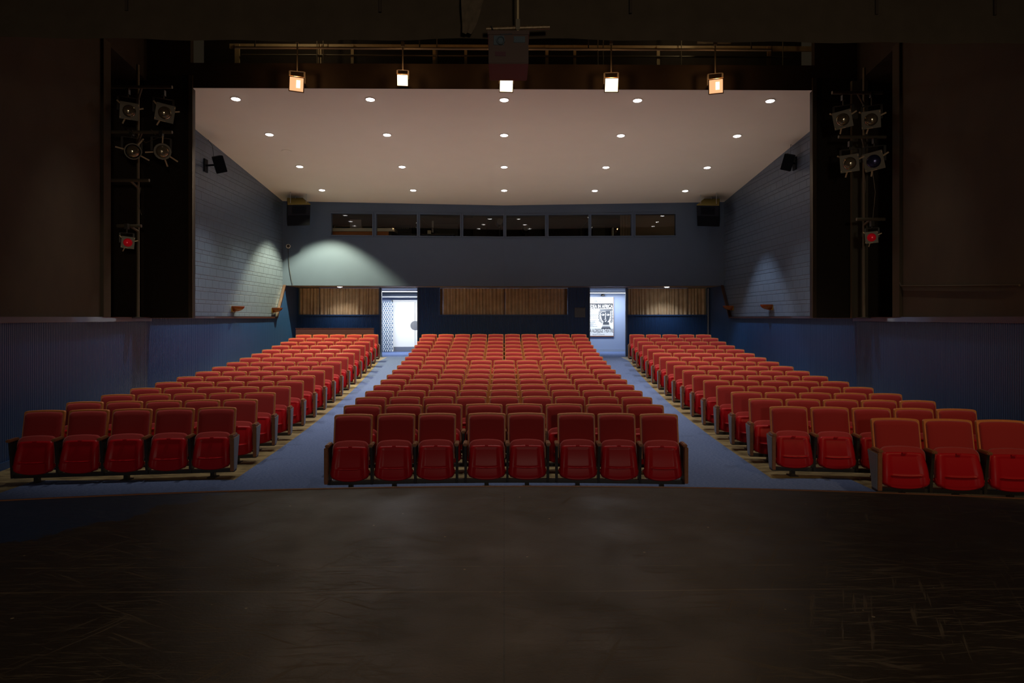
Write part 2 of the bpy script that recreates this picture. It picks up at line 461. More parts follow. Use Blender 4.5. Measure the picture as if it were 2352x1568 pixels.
# ceiling
g = MB(); y0, y1 = 14.2, 23.75
g.add([(-W-.3,y0,zc(y0)),(W+.3,y0,zc(y0)),(W+.3,y1,zc(y1)),(-W-.3,y1,zc(y1)),(-W-.3,y0,zc(y0)+.05),(W+.3,y0,zc(y0)+.05),(W+.3,y1,zc(y1)+.05),(-W-.3,y1,zc(y1)+.05)],
      [(0,1,2,3),(4,5,6,7),(0,1,5,4),(1,2,6,5),(2,3,7,6),(3,0,4,7)])
struct(g.build('ceiling', CEIL), 'pale pinkish beige sloping ceiling over the seats', 'ceiling')

# booth wall (folded plane) with eight window openings
WIN = [(762,856),(865,958),(965,1057),(1064,1156),(1163,1252),(1260,1352),(1358,1451),(1460,1553)]
ZW0, ZW1 = 4.80, 5.53
def wx(px):
    x = (px-1158)/F*23.3
    for _ in range(5): x = (px-1158)/F*yb(x)
    return x
WX = [(wx(a), wx(b)) for a, b in WIN]
def fold(x, o, z): return (x, yb(x)+o, z)
g = MB()
def wallpiece(x0, x1, z0, z1, t=.18):
    n = 8 if x1-x0 > 1 else 1
    xs_ = sorted(set([x0+(x1-x0)*i/n for i in range(n+1)]+([0.0] if x0 < 0 < x1 else [])))
    for a, b in zip(xs_[:-1], xs_[1:]): g.box(a, b, 0, t, z0, z1)
ztop = zc(23.2)+.06
wallpiece(-W-.05, W+.05, 3.09, ZW0); wallpiece(-W-.05, W+.05, ZW1, ztop)
xe = [-W-.05]+[v for w in WX for v in w]+[W+.05]
for i in range(0, len(xe), 2): wallpiece(xe[i], xe[i+1], ZW0, ZW1)
g.map(fold); struct(g.build('wall_back', BLUE_WALL), 'blue back wall above the doors with the booth window band', 'wall')
for i, (a, b) in enumerate(WX):
    w = empty('window_%d' % (i+1), (0,0,0)); struct(w, '%s control booth window counted from the left' % ORD[i], 'window')
    f = MB()
    for (x0,x1,z0,z1) in ((a-.03,b+.03,ZW1,ZW1+.04),(a-.03,b+.03,ZW0-.04,ZW0),(a-.035,a,ZW0,ZW1),(b,b+.035,ZW0,ZW1)):
        f.box(x0,x1,-.03,.0,z0,z1)
    f.map(fold).build('window_frame', BLUE_WALL, w)
    p = MB(); p.add([(a,.055,ZW0),(b,.055,ZW0),(b,.074,ZW1),(a,.074,ZW1)],[(0,1,2,3)])
    p.map(fold).build('window_pane', GLASS, w)
# soffit beneath the booth
g = MB(); n = 12
for i in range(n):
    a, b = -W+2*W*i/n, -W+2*W*(i+1)/n
    g.quad((a,yb(a)+.0,3.09),(b,yb(b)+.0,3.09),(b,24.5,3.09),(a,24.5,3.09))
struct(g.build('ceiling_soffit', SOFFIT), 'brown soffit under the control booth above the doors', 'ceiling')

# lower back wall with doorways and curtained openings
YB = 24.4
segs = [(-7.38,-4.43,2.12),(-3.08,-2.30,3.1),(-2.30,2.27,2.12),(2.27,3.05,3.1),(4.40,7.27,2.12),(7.27,7.38,3.1),(-4.45,-4.39,3.1),(4.36,4.42,3.1)]
for x0, x1, z1 in segs:
    flute((x1,YB),(x0,YB), lambda p, z1=z1: z1, lambda p: .5, 'wall_back_panel', BLUE_FLUTE, 'dark blue fluted lower back wall between %.1f and %.1f metres' % (x0, x1), 1)
backs = [o for o in COL.objects if o.name.startswith('wall_back_panel')]
for o, l in zip(backs, ('under the left curtained opening','between the left doorway and the middle curtains','under the middle curtained opening','between the middle curtains and the right doorway','under the right curtained opening','in the right corner','as left jamb of the left doorway','as right jamb of the right doorway')):
    o['label'] = 'dark blue fluted back wall '+l
g = MB()
for s, x0 in ((-1,-7.38),(1,7.0)):
    pass
def opening_trim(nm, x0, x1, lab, mt):
    g = MB(); t = .045
    g.box(x0-t,x1+t,YB-.03,YB+.05,2.12-t,2.12); g.box(x0-t,x0,YB-.03,YB+.05,2.12,3.07); g.box(x1,x1+t,YB-.03,YB+.05,2.12,3.07)
    struct(g.build(nm, mt), lab, 'trim')
opening_trim('trim_6', -7.33, -4.44, 'dark blue frame round the left curtained opening', BLUE_FLUTE)
opening_trim('trim_7', -2.30, 2.27, 'dark blue frame round the middle curtained opening', BLUE_FLUTE)
opening_trim('trim_8', 4.41, 7.27, 'dark blue frame round the right curtained opening', BLUE_FLUTE)
def door_trim(nm, x0, x1, lab):
    g = MB(); g.box(x0-.025,x0+.02,YB-.035,YB+.1,.62,3.06); g.box(x1-.02,x1+.025,YB-.035,YB+.1,.62,3.06)
    struct(g.build(nm, BLUE_WALL), lab, 'trim')
door_trim('trim_9', -4.39, -3.08, 'narrow jambs of the open left doorway')
door_trim('trim_10', 3.05, 4.37, 'narrow jambs of the open right doorway')
g = MB(); g.box(7.28,7.31,YB-.07,YB-.03,1.2,3.05)
struct(g.build('trim_11', ALU), 'thin pale metal strip right of the right curtains', 'trim')

# pleated curtains in the openings
def curtain(name, x0, x1, y, z0, z1, m, pitch, amp, label, group, parent=None, seed=0, hem=0.0, jit=.35):
    rnd = random.Random(seed); n = max(2, round((x1-x0)/pitch)); xs_ = []; k = 9
    ph = [0]; 
    for i in range(n): ph.append(ph[-1]+1+rnd.uniform(-jit, jit))
    tot = ph[-1]; prof = []
    for i in range(n):
        for j in range(k):
            t = j/k; x = x0+(x1-x0)*(ph[i]+(ph[i+1]-ph[i])*t)/tot
            o = abs(math.sin(PI*t))**.6*amp*(1+.3*math.sin(i*2.3))
            prof.append((x, -o))
    prof.append((x1, 0))
    g = MB(); rows = 8; vs = []; N = len(prof)
    for r_ in range(rows+1):
        t = r_/rows; z = z0+(z1-z0)*t
        for i, (x, o) in enumerate(prof):
            vs.append((x+.006*math.sin(3*t+i*.7), y+o*(1.15-.5*t), z+(hem*math.sin(i*.35) if r_ == 0 else 0)))
    fs = [(r_*N+i, r_*N+i+1, (r_+1)*N+i+1, (r_+1)*N+i) for r_ in range(rows) for i in range(N-1)]
    o = g.add(vs, fs).build(name, m, parent, smooth=True, angle=2.5)
    if label: tag(o, label, 'curtain', group)
    return o
CG = 'tan pleated curtains in the back wall openings'
curtain('curtain', -7.31, -4.46, YB+.11, 2.10, 3.06, CURT, .12, .075, 'tan pleated curtain filling the opening left of the open white door', CG, seed=1)
c1 = curtain('curtain', -2.20, -.012, YB+.11, 2.10, 3.06, CURT, .125, .07, 'left panel of the tan curtain pair in the middle of the back wall', CG, seed=2, jit=.15)
c2 = curtain('curtain', .03, 2.17, YB+.11, 2.10, 3.06, CURT, .125, .07, 'right panel of the tan curtain pair in the middle of the back wall', CG, seed=3, jit=.15)
curtain('curtain', 4.43, 7.25, YB+.11, 2.10, 3.06, CURT, .125, .075, 'tan pleated curtain filling the opening right of the poster', CG, seed=4)
for c, x0, x1 in ((c1,-2.30,-2.20),(c1,-.012,.01),(c2,.01,.03),(c2,2.17,2.27)):
    g = MB(); g.box(x0,x1,YB+.085,YB+.10,2.10,3.06); g.build('lining_edge', CURT_EDGE, c)
g = MB(); g.box(2.52,2.90,YB-.035,YB-.005,2.02,2.37)
tag(g.build('wall_panel', GREY_PANEL, bevel=.006), 'square grey panel on the blue wall left of the poster doorway', 'wall panel')
g = MB(); g.box(-7.22,-4.52,23.72,23.80,.62,1.63)
pm = g.build('low_partition', MAROON, bevel=.01); tag(pm, 'low maroon partition behind the last row of the left block', 'partition')
g = MB(); g.box(-7.23,-4.51,23.71,23.81,1.63,1.65); g.build('top_cap', MAROON, pm)

# ------------------------------------------------------------------ lobby behind the doorways
YL = 28.1; ZL = .62
g = MB(); g.quad((-7,YL,ZL-.02),(7,YL,ZL-.02),(7,YL,3.2),(-7,YL,3.2)); struct(g.build('wall_lobby', BLUE_LOBBY), 'pale blue lobby wall seen through the doorways', 'wall')
g = MB(); g.quad((-7,24.5,3.07),(7,24.5,3.07),(7,YL,3.07),(-7,YL,3.07)); struct(g.build('ceiling_lobby', LOBBY_CEIL), 'white lobby ceiling seen through the doorways', 'ceiling')
g = MB(); g.quad((-6.6,24.45,ZL-.02),(-6.6,YL,ZL-.02),(-6.6,YL,3.2),(-6.6,24.45,3.2)); struct(g.build('wall_lobby_left', BLUE_LOBBY), 'pale blue end wall of the lobby on the left', 'wall')
g = MB(); g.quad((6.6,24.45,ZL-.02),(6.6,YL,ZL-.02),(6.6,YL,3.2),(6.6,24.45,3.2)); struct(g.build('wall_lobby_right', BLUE_LOBBY), 'pale blue end wall of the lobby on the right', 'wall')
g = MB(); g.box(-6.5,6.5,YL-.02,YL,ZL,ZL+.12); struct(g.build('baseboard_lobby', BLUE_LOBBY), 'blue baseboard along the lobby wall', 'baseboard')
g = MB(); g.box(-5.4,-2.6,YL-.6,YL,2.83,2.87)
struct(g.build('trim_12', LOBBY_CEIL), 'white ledge above the lobby doors', 'trim')
# double door
d = empty('door_1', (-3.95,YL-.06,ZL)); struct(d, 'white double door in the lobby behind the left doorway', 'door')
def P(px): return (px-1158)/F*(YL-.06)+3.95
zd = 2.05
xm = P(954)
for nm, x0, x1 in (('door_leaf', P(903.5), xm-.008), ('door_leaf', xm+.008, xm+.95)):
    l = MB().box(x0,x1,0,.04,.01,zd).build(nm, WHITE_DOOR, d, bevel=.004)
    MB().box(x0+.02,x1-.02,-.004,0,.02,.20).build('kick_plate', STEEL, l)
    c = MB(); q = []
    sgn = -1 if x1 < xm else 1
    for i in range(17):
        a = PI*i/16; q.append((xm+sgn*(.008+.19*math.sin(a)), 1.07+.19*math.cos(a)))
    c.prism(q, 'y', -.006, 0).build('push_plate', STEEL, l)
f = MB(); f.box(P(903.5)-.05,xm+1.0,-.03,.05,zd,zd+.06); f.box(P(903.5)-.06,P(903.5)-.005,-.03,.05,0,zd+.06); f.box(xm+.955,xm+1.0,-.03,.05,0,zd)
f.build('door_frame', WHITE_TRIM, d)
curtain('lattice_curtain', at(874,0,27.6).x, at(902.5,0,27.6).x, 27.62, ZL+.03, 2.66, LATT, .085, .05, 'blue and white lattice curtain left of the white door', None, seed=9)
# poster
PX0, PX1, PZ0, PZ1 = 3.30, 4.50, 1.265, 2.86
po = empty('poster', (PX0, YL-.04, PZ0)); tag(po, 'tall black and white play poster with a face, on the lobby wall', 'poster')
pw, ph_ = PX1-PX0, PZ1-PZ0
MB().box(0,pw,0,.035,0,ph_).build('poster_board', PAPER, po)
fr = MB(); fr.box(-.012,pw+.012,-.006,.03,-.035,0); fr.box(pw,pw+.012,-.006,.03,0,ph_); fr.build('poster_frame', DARKWOOD, po)
def U(x): return pw-(850-x)/670*1.0
def V(y): return (1335-y)/1073*ph_
pc = [0]
def flat(name, polys, m, lay=1):
    g = MB()
    for q in polys:
        pc[0] += 1
        g.prism([(U(x),V(y)) for x, y in q], 'y', -.001*lay-.0005-(pc[0] % 7)*.00004, -.0002)
    return g.build(name, m, po)
def text(s, u0, u1, v0, v1, m, lay, name, parent, thick=.0):
    c = bpy.data.curves.new(name, 'FONT'); c.body = s; c.size = 1; c.offset = thick
    o = bpy.data.objects.new(name, c); COL.objects.link(o)
    dg = bpy.context.evaluated_depsgraph_get(); me = bpy.data.meshes.new_from_object(o.evaluated_get(dg))
    COL.objects.unlink(o); bpy.data.objects.remove(o)
    xs_ = [v.co.x for v in me.vertices]; ys_ = [v.co.y for v in me.vertices]
    ax, bx, ay, by = min(xs_), max(xs_), min(ys_), max(ys_)
    for v in me.vertices:
        v.co = ((v.co.x-ax)/(bx-ax)*(u1-u0)+u0, -.001*lay-.0012, (v.co.y-ay)/(by-ay)*(v1-v0)+v0)
    me.materials.clear(); me.materials.append(m); me.name = name
    t = bpy.data.objects.new(name, me); COL.objects.link(t); t.parent = parent; return t
text('PRESENT', U(325), U(615), V(415), V(350), INKGREY, 1, 'poster_lettering', po, .02)
flat('title_band', [[(55,440),(838,436),(838,575),(55,578)]], INK)
text('MEDEA IN AFRICA', U(113), U(832), V(568), V(468), PAPER, 2, 'poster_lettering', po, .025)
text('EURIPIDES', U(192), U(382), V(630), V(596), INK, 1, 'poster_lettering', po, .02)
text('IRA ALDRIDGE THEATRE', U(150), U(845), V(1240), V(1140), INK, 1, 'poster_lettering', po, .01)
text('Howard University', U(268), U(605), V(1315), V(1283), INK, 1, 'poster_lettering', po)
rn = random.Random(3); dash = []
for y, x1 in ((290,430),(665,300),(690,280),(722,420),(750,425),(776,412),(802,412),(845,425),(920,380),(948,340),(970,350),(992,300),(1020,370),(1045,290),(1072,400),(1255,490)):
    x = 75 if y < 1200 else 390
    if y == 290: x, x1 = 190, 760
    while x < x1:
        w = rn.uniform(8, 22); dash.append([(x,y-5),(min(x+w,x1),y-6),(min(x+w,x1),y+5),(x,y+5)]); x += w+rn.uniform(4, 9)
flat('small_print', dash, INKGREY)
fig = flat('printed_face', [[(465,603),(832,598),(826,638),(470,634)], [(480,655),(780,655),(775,640),(485,640)],
      [(505,655),(757,655),(757,790),(738,880),(690,945),(632,976),(580,950),(530,890),(503,780)],
      [(565,955),(725,955),(735,1030),(555,1030)], [(545,1062),(745,1062),(752,1078),(538,1078)],[(532,1090),(755,1090),(775,1140),(510,1140)]], INKGREY, 1)
def ell(cx, cy, a, b, n=14): return [(cx+a*math.cos(2*PI*i/n), cy+b*math.sin(2*PI*i/n)) for i in range(n)]
hair = []; hairw = []
for x, y in [(470,665),(455,700),(470,735),(448,770),(462,805),(450,845),(480,880),(470,920),(505,935),(525,962),(500,690),(490,900),
             (800,665),(785,700),(815,700),(800,740),(822,775),(785,790),(805,820),(828,855),(790,860),(805,895),(775,930),(812,930),(790,955),
             (510,672),(545,665),(580,662),(615,665)]:
    hair.append(ell(x,y,24,22)); hairw.append(ell(x+3,y,11,10))
flat('printed_hair', hair, INKGREY, 2); flat('printed_hair_curls', hairw, PAPER, 3)
flat('printed_features', [[(515,752),(545,728),(585,730),(610,752),(580,776),(540,776)], [(655,752),(685,728),(725,730),(748,752),(720,776),(680,776)],
      [(628,700),(640,700),(634,885),(614,885)], [(605,935),(635,905),(675,910),(640,925),(650,942),(625,945)],
      ell(597,886,8,8,8), ell(645,876,8,8,8), [(560,1034),(738,1034),(742,1050),(552,1050)]], PAPER, 3)
flat('printed_pupils', [ell(545,752,12,14,10), ell(684,752,12,14,10)], INK, 4)
# lobby lights
def area(name, loc, sx_, sy_, power, col, rot=(0,0,0)):
    l = bpy.data.lights.new(name, 'AREA'); l.shape = 'RECTANGLE'; l.size = sx_; l.size_y = sy_; l.energy = power; l.color = col
    o = bpy.data.objects.new(name, l); COL.objects.link(o); o.location = loc; o.rotation_euler = rot; return o
def ceiling_strip(x0, x1, y, label):
    e = empty('strip_light', ((x0+x1)/2, y, 3.07)); tag(e, label, 'ceiling light')
    w = (x1-x0)/2
    MB().box(-w,w,-.09,.09,-.05,0).build('housing', WHITE_TRIM, e)
    MB().box(-w+.02,w-.02,-.07,.07,-.062,-.05).build('diffuser', LOB_LENS, e)
    return e
ceiling_strip(3.0, 5.2, 27.75, 'bright white strip light on the lobby ceiling above the poster')
ceiling_strip(-4.9, -2.9, 26.4, 'bright white strip light on the lobby ceiling before the double door')
area('lobby_lamp', (4.0,27.2,2.98), 2.2, .3, 70, (.86,.93,1))
area('lobby_lamp', (-3.9,26.5,2.98), 2.0, .3, 115, (.90,.95,1))
pl = empty('picture_light', (at(1385,0,28).x, YL-.03, 2.955)); tag(pl, 'small dome picture light above the poster', 'picture light')
g = MB(); g.lathe([(.001,.03),(.05,.02),(.085,-.03),(.09,-.05)], 16, (0,-.09,0), 'z'); g.build('shade', BLK_STEEL, pl, smooth=True)
MB().tube([(0,.02,.0),(0,-.05,.02),(0,-.09,.02)], .012).build('arm', BLK_STEEL, pl)

# ------------------------------------------------------------------ control booth interior
g = MB(); z0b, z1b = 3.95, 5.85
g.quad((-6.6,26.3,z0b),(6.6,26.3,z0b),(6.6,26.3,z1b),(-6.6,26.3,z1b))
struct(g.build('wall_booth', BOOTH), 'dark brown rear wall inside the control booth', 'wall')
g = MB()
for x in (-6.6,6.6): g.quad((x,23.3,z0b),(x,26.3,z0b),(x,26.3,z1b),(x,23.3,z1b))
struct(g.build('wall_booth_side', BOOTH), 'dark end walls inside the control booth', 'wall')
g = MB(); g.quad((-6.6,23.62,z0b),(6.6,23.62,z0b),(6.6,26.3,z0b),(-6.6,26.3,z0b)); struct(g.build('floor_booth', BOOTH), 'dark floor inside the control booth', 'floor')
g = MB(); g.quad((-6.6,23.62,z1b),(6.6,23.62,z1b),(6.6,26.3,z1b),(-6.6,26.3,z1b)); struct(g.build('ceiling_booth', BOOTH), 'dark ceiling inside the control booth', 'ceiling')
def bx(px0, px1, py0, py1, d, dep):
    a, b = at(px0,py1,d), at(px1,py0,d); return a.x, b.x, d, d+dep, a.z, b.z
# desk
x0, x1, y0, y1, za, zb = bx(757, 906, 524, 531, 23.6, .8)
y0 = 23.62
dk = empty('desk', ((x0+x1)/2, y0, z0b)); tag(dk, 'long booth desk with a pale edge behind the two leftmost windows', 'desk')
hw = (x1-x0)/2; ht = zb-z0b
MB().box(-hw,hw,0,.8,ht-.11,ht).build('desk_top', OFFWHITE, dk)
MB().box(-hw+.05,hw-.2,.03,.07,ht-.24,ht-.11).build('apron', WOOD, dk)
for sx_ in (-1,1):
    for yy_ in (.08,.72): MB().box(sx_*(hw-.25)-.03,sx_*(hw-.25)+.03,yy_-.03,yy_+.03,0,ht-.11).build('leg', TAN_WOOD, dk)
zdesk = z0b+ht
lp = empty('laptop', (at(818,0,24).x, 24.0, zdesk)); tag(lp, 'open laptop with a pale lid on the booth desk', 'laptop')
MB().box(-.20,.20,.0,.27,.0,.02).build('base', LAPTOP, lp)
MB().add([(-.20,.0,.02),(.20,.0,.02),(.20,-.05,.34),(-.20,-.05,.34),(-.20,.012,.02),(.20,.012,.02),(.20,-.038,.34),(-.20,-.038,.34)],[(0,1,2,3),(4,5,6,7),(0,1,5,4),(1,2,6,5),(2,3,7,6),(3,0,4,7)]).build('lid', LAPTOP, lp)
b2 = empty('monitor_stand', (at(805,0,24.2).x-.1, 24.32, zdesk)); tag(b2, 'low wooden stand on the booth desk behind the laptop', 'stand')
MB().box(-.5,.5,0,.25,.14,.17).build('shelf_top', TAN_WOOD, b2)
for s in (-1,1): MB().box(s*.48-.02,s*.48+.02,0,.25,0,.14).build('side', TAN_WOOD, b2)
def gear(name, px0, px1, py0, d, dep, m, label, cat, base, rows=0):
    x0, x1 = at(px0,0,d).x, at(px1,0,d).x; zt = at(0,py0,d).z
    e = empty(name, ((x0+x1)/2, d, base)); tag(e, label, cat); w = (x1-x0)/2; h = zt-base
    MB().box(-w,w,0,dep,0,h).build('body', m, e, bevel=.008)
    for i in range(rows):
        k = h*(i+.5)/rows
        p = MB(); p.box(-w+.02,w-.02,-.012,0,k-h/rows*.4,k+h/rows*.4); q = p.build('panel', BLK_STEEL, e)
        s = MB()
        for j in range(7): s.box(-w+.06+j*(2*w-.14)/7,-w+.09+j*(2*w-.14)/7,-.02,-.012,k-.012,k+.012)
        s.build('knobs', OFFWHITE, q)
    return e
gear('equipment_rack', 908, 946, 516, 24.5, .5, BOOTH, 'dark equipment rack beside the desk in the second booth window', 'rack', z0b, 5)
gear('cabinet', 998, 1052, 515, 24.9, .6, BOOTH_OLIVE, 'olive cabinet seen in the third booth window', 'cabinet', z0b)
gear('flat_screen', 992, 996, 507, 24.0, .06, LAPTOP, 'thin flat screen seen edge on in the third booth window', 'screen', 5.0)
bl2 = gear('control_box', 982, 990, 529, 23.9, .2, OFFWHITE, 'small white box with lights in the third booth window', 'control box', 4.92)
sh = empty('console_table', (at(1000,0,24).x-.2, 23.75, z0b)); tag(sh, 'dark console table under the third booth window', 'table')
MB().box(-.62,.9,0,.7,.93,.97).build('table_top', BLK_STEEL, sh)
for sx_ in (-.55,.82):
    for yy_ in (.06,.64): MB().box(sx_-.03,sx_+.03,yy_-.03,yy_+.03,0,.93).build('leg', BLK_STEEL, sh)
gear('cupboard', 1086, 1118, 496, 25.2, .6, BOOTH, 'tall dark cupboard seen in the fourth booth window', 'cupboard', z0b)
def followspot(px, py, d, label):
    p = at(px, py, d); e = empty('follow_spot', (p.x, d, z0b)); tag(e, label, 'spotlight'); h = p.z-z0b
    MB().lathe([(.001,-.3),(.10,-.3),(.11,-.1),(.13,.05),(.13,.3),(.001,.32)], 16, (0,0,h)).build('lamp_housing', LAMP_BODY, e, smooth=True)
    MB().tube([(0,0,.0),(0,0,h-.12)], .022).build('pole', BLK_STEEL, e)
    for k in range(3):
        a = 2*PI*k/3; MB().tube([(0,0,.45),(.35*math.cos(a),.35*math.sin(a),.012)], .012).build('leg', BLK_STEEL, e)
    MB().tube([(.16*math.cos(q),.02,h+.16*math.sin(q)) for q in [2*PI*i/20 for i in range(21)]], .008).build('handle', PIPE, e)
followspot(1148, 512, 24.0, 'round lamp on a stand at the right edge of the fourth booth window')
followspot(1208, 526, 24.1, 'round lamp on a stand low in the fifth booth window')
nt_ = MB(); x0,x1,y0,y1,za,zb = bx(1325,1337,494,500.5,24.4,.01); nt_.box(x0,x1,23.74,23.75,za,zb)
tag(nt_.build('paper_notice', OFFWHITE), 'larger pale paper notice taped high in the sixth booth window', 'notice')
nt_ = MB(); x0,x1,y0,y1,za,zb = bx(1340,1350,494,499,24.4,.01); nt_.box(x0,x1,23.74,23.75,za,zb)
tag(nt_.build('paper_notice', OFFWHITE), 'smaller pale paper notice taped high in the sixth booth window', 'notice')
ml = empty('microphone_stand', (at(1335,0,24.2).x, 24.2, z0b)); tag(ml, 'bent microphone stand in the sixth booth window', 'stand')
h = at(0,538,24.2).z-z0b
MB().tube([(0,0,0),(0,0,h+.25),(.1,0,h+.33),(.24,-.05,h+.5)], .012).build('stem', PIPE, ml); MB().lathe([(.001,0),(.14,0),(.14,.02),(.001,.025)],16,(0,0,0),'z').build('base', BLK_STEEL, ml)
gear('door_cabinet', 1362, 1390, 517, 24.9, .5, BOOTH_OLIVE, 'low dark cabinet in the seventh booth window', 'cabinet', z0b)
rb = gear('binder', 1407, 1410, 522, 24.0, .25, OFFWHITE, 'thin upright pale binder in the seventh booth window', 'binder', 4.6)
ft = empty('shelf', (at(1408,0,24).x, 23.95, z0b)); tag(ft, 'dark shelf under the pale binder in the booth', 'shelf')
MB().box(-.3,.3,0,.4,.6,.65).build('board', BOOTH, ft); MB().box(-.28,-.24,.05,.35,0,.6).build('side', BOOTH, ft); MB().box(.24,.28,.05,.35,0,.6).build('side', BOOTH, ft)
g = MB(); a, b = WX[7]; g.box(a-.04,b+.04,.20,.215,ZW0-.05,ZW1+.05).map(fold)
tag(g.build('window_blind', BLIND), 'drawn tan blind behind the rightmost booth window', 'blind')
g = MB(); x0 = at(1425,0,23.7).x; x1 = at(1452,0,23.7).x
curtain('booth_curtain', x0, x1, 23.75, 4.7, 5.6, BLIND, .1, .03, 'dark tan curtain at the right side of the seventh booth window', None, seed=5)
wl = []
def wire(pts, r, label, m=None):
    o = MB().tube(pts, r, 6).build('cable', m or CABLE, smooth=True); tag(o, label, 'cable'); return o
wire([at(966,500,23.9),at(985,518,23.9),at(1010,534,23.9),at(1022,545,23.9)], .008, 'thin pale cable slanting across the third booth window', PIPE)
wire([at(868,522,23.95)+Vector((0,0,.03)),at(885,522,23.9)+Vector((0,0,.05)),at(898,528,23.9),at(905,545,23.9)], .008, 'pale cable drooping off the desk in the second booth window', PIPE)

# ------------------------------------------------------------------ theatre seats
BW = .47                                             # width of a backrest
def rrect(hw, z0, z1, rt, rb_, arch=0.0, n=6, bot=0.0):
    out = []
    for cx, cz, r_, a0 in ((hw-rt,z1-rt,rt,0),(-hw+rt,z1-rt,rt,PI/2),(-hw+rb_,z0+rb_,rb_,PI),(hw-rb_,z0+rb_,rb_,1.5*PI)):
        for i in range(n+1):
            a = a0+PI/2*i/n; out.append((cx+r_*math.cos(a), cz+r_*math.sin(a)))
        if a0 == 0:
            for i in range(1, 8): out.append(((hw-rt)*(1-2*i/8), z1))
        if a0 == PI:
            for i in range(1, 8): out.append(((-hw+rb_)*(1-2*i/8), z0))
    res = []
    for x, z in out:
        t = 1-(x/hw)**2
        if z > (z0+z1)/2: z += arch*(t-1)
        else: z -= bot*(t-1)*1.0
        res.append((x, z))
    return res
def slab(outline, ys_, insets, shear=None, dome=0.0):
    zs = [z for x, z in outline]; cz = (min(zs)+max(zs))/2; hz = (max(zs)-min(zs))/2; hx = max(x for x, z in outline)
    rings = []
    for y, ins in zip(ys_, insets):
        ring = []
        for x, z in outline:
            X = x*(1-ins/hx); Z = cz+(z-cz)*(1-ins/hz); ring.append((X, y+(shear(Z) if shear else 0), Z))
        rings.append(ring)
    return rings
lean = lambda z: (z-.85)*.20

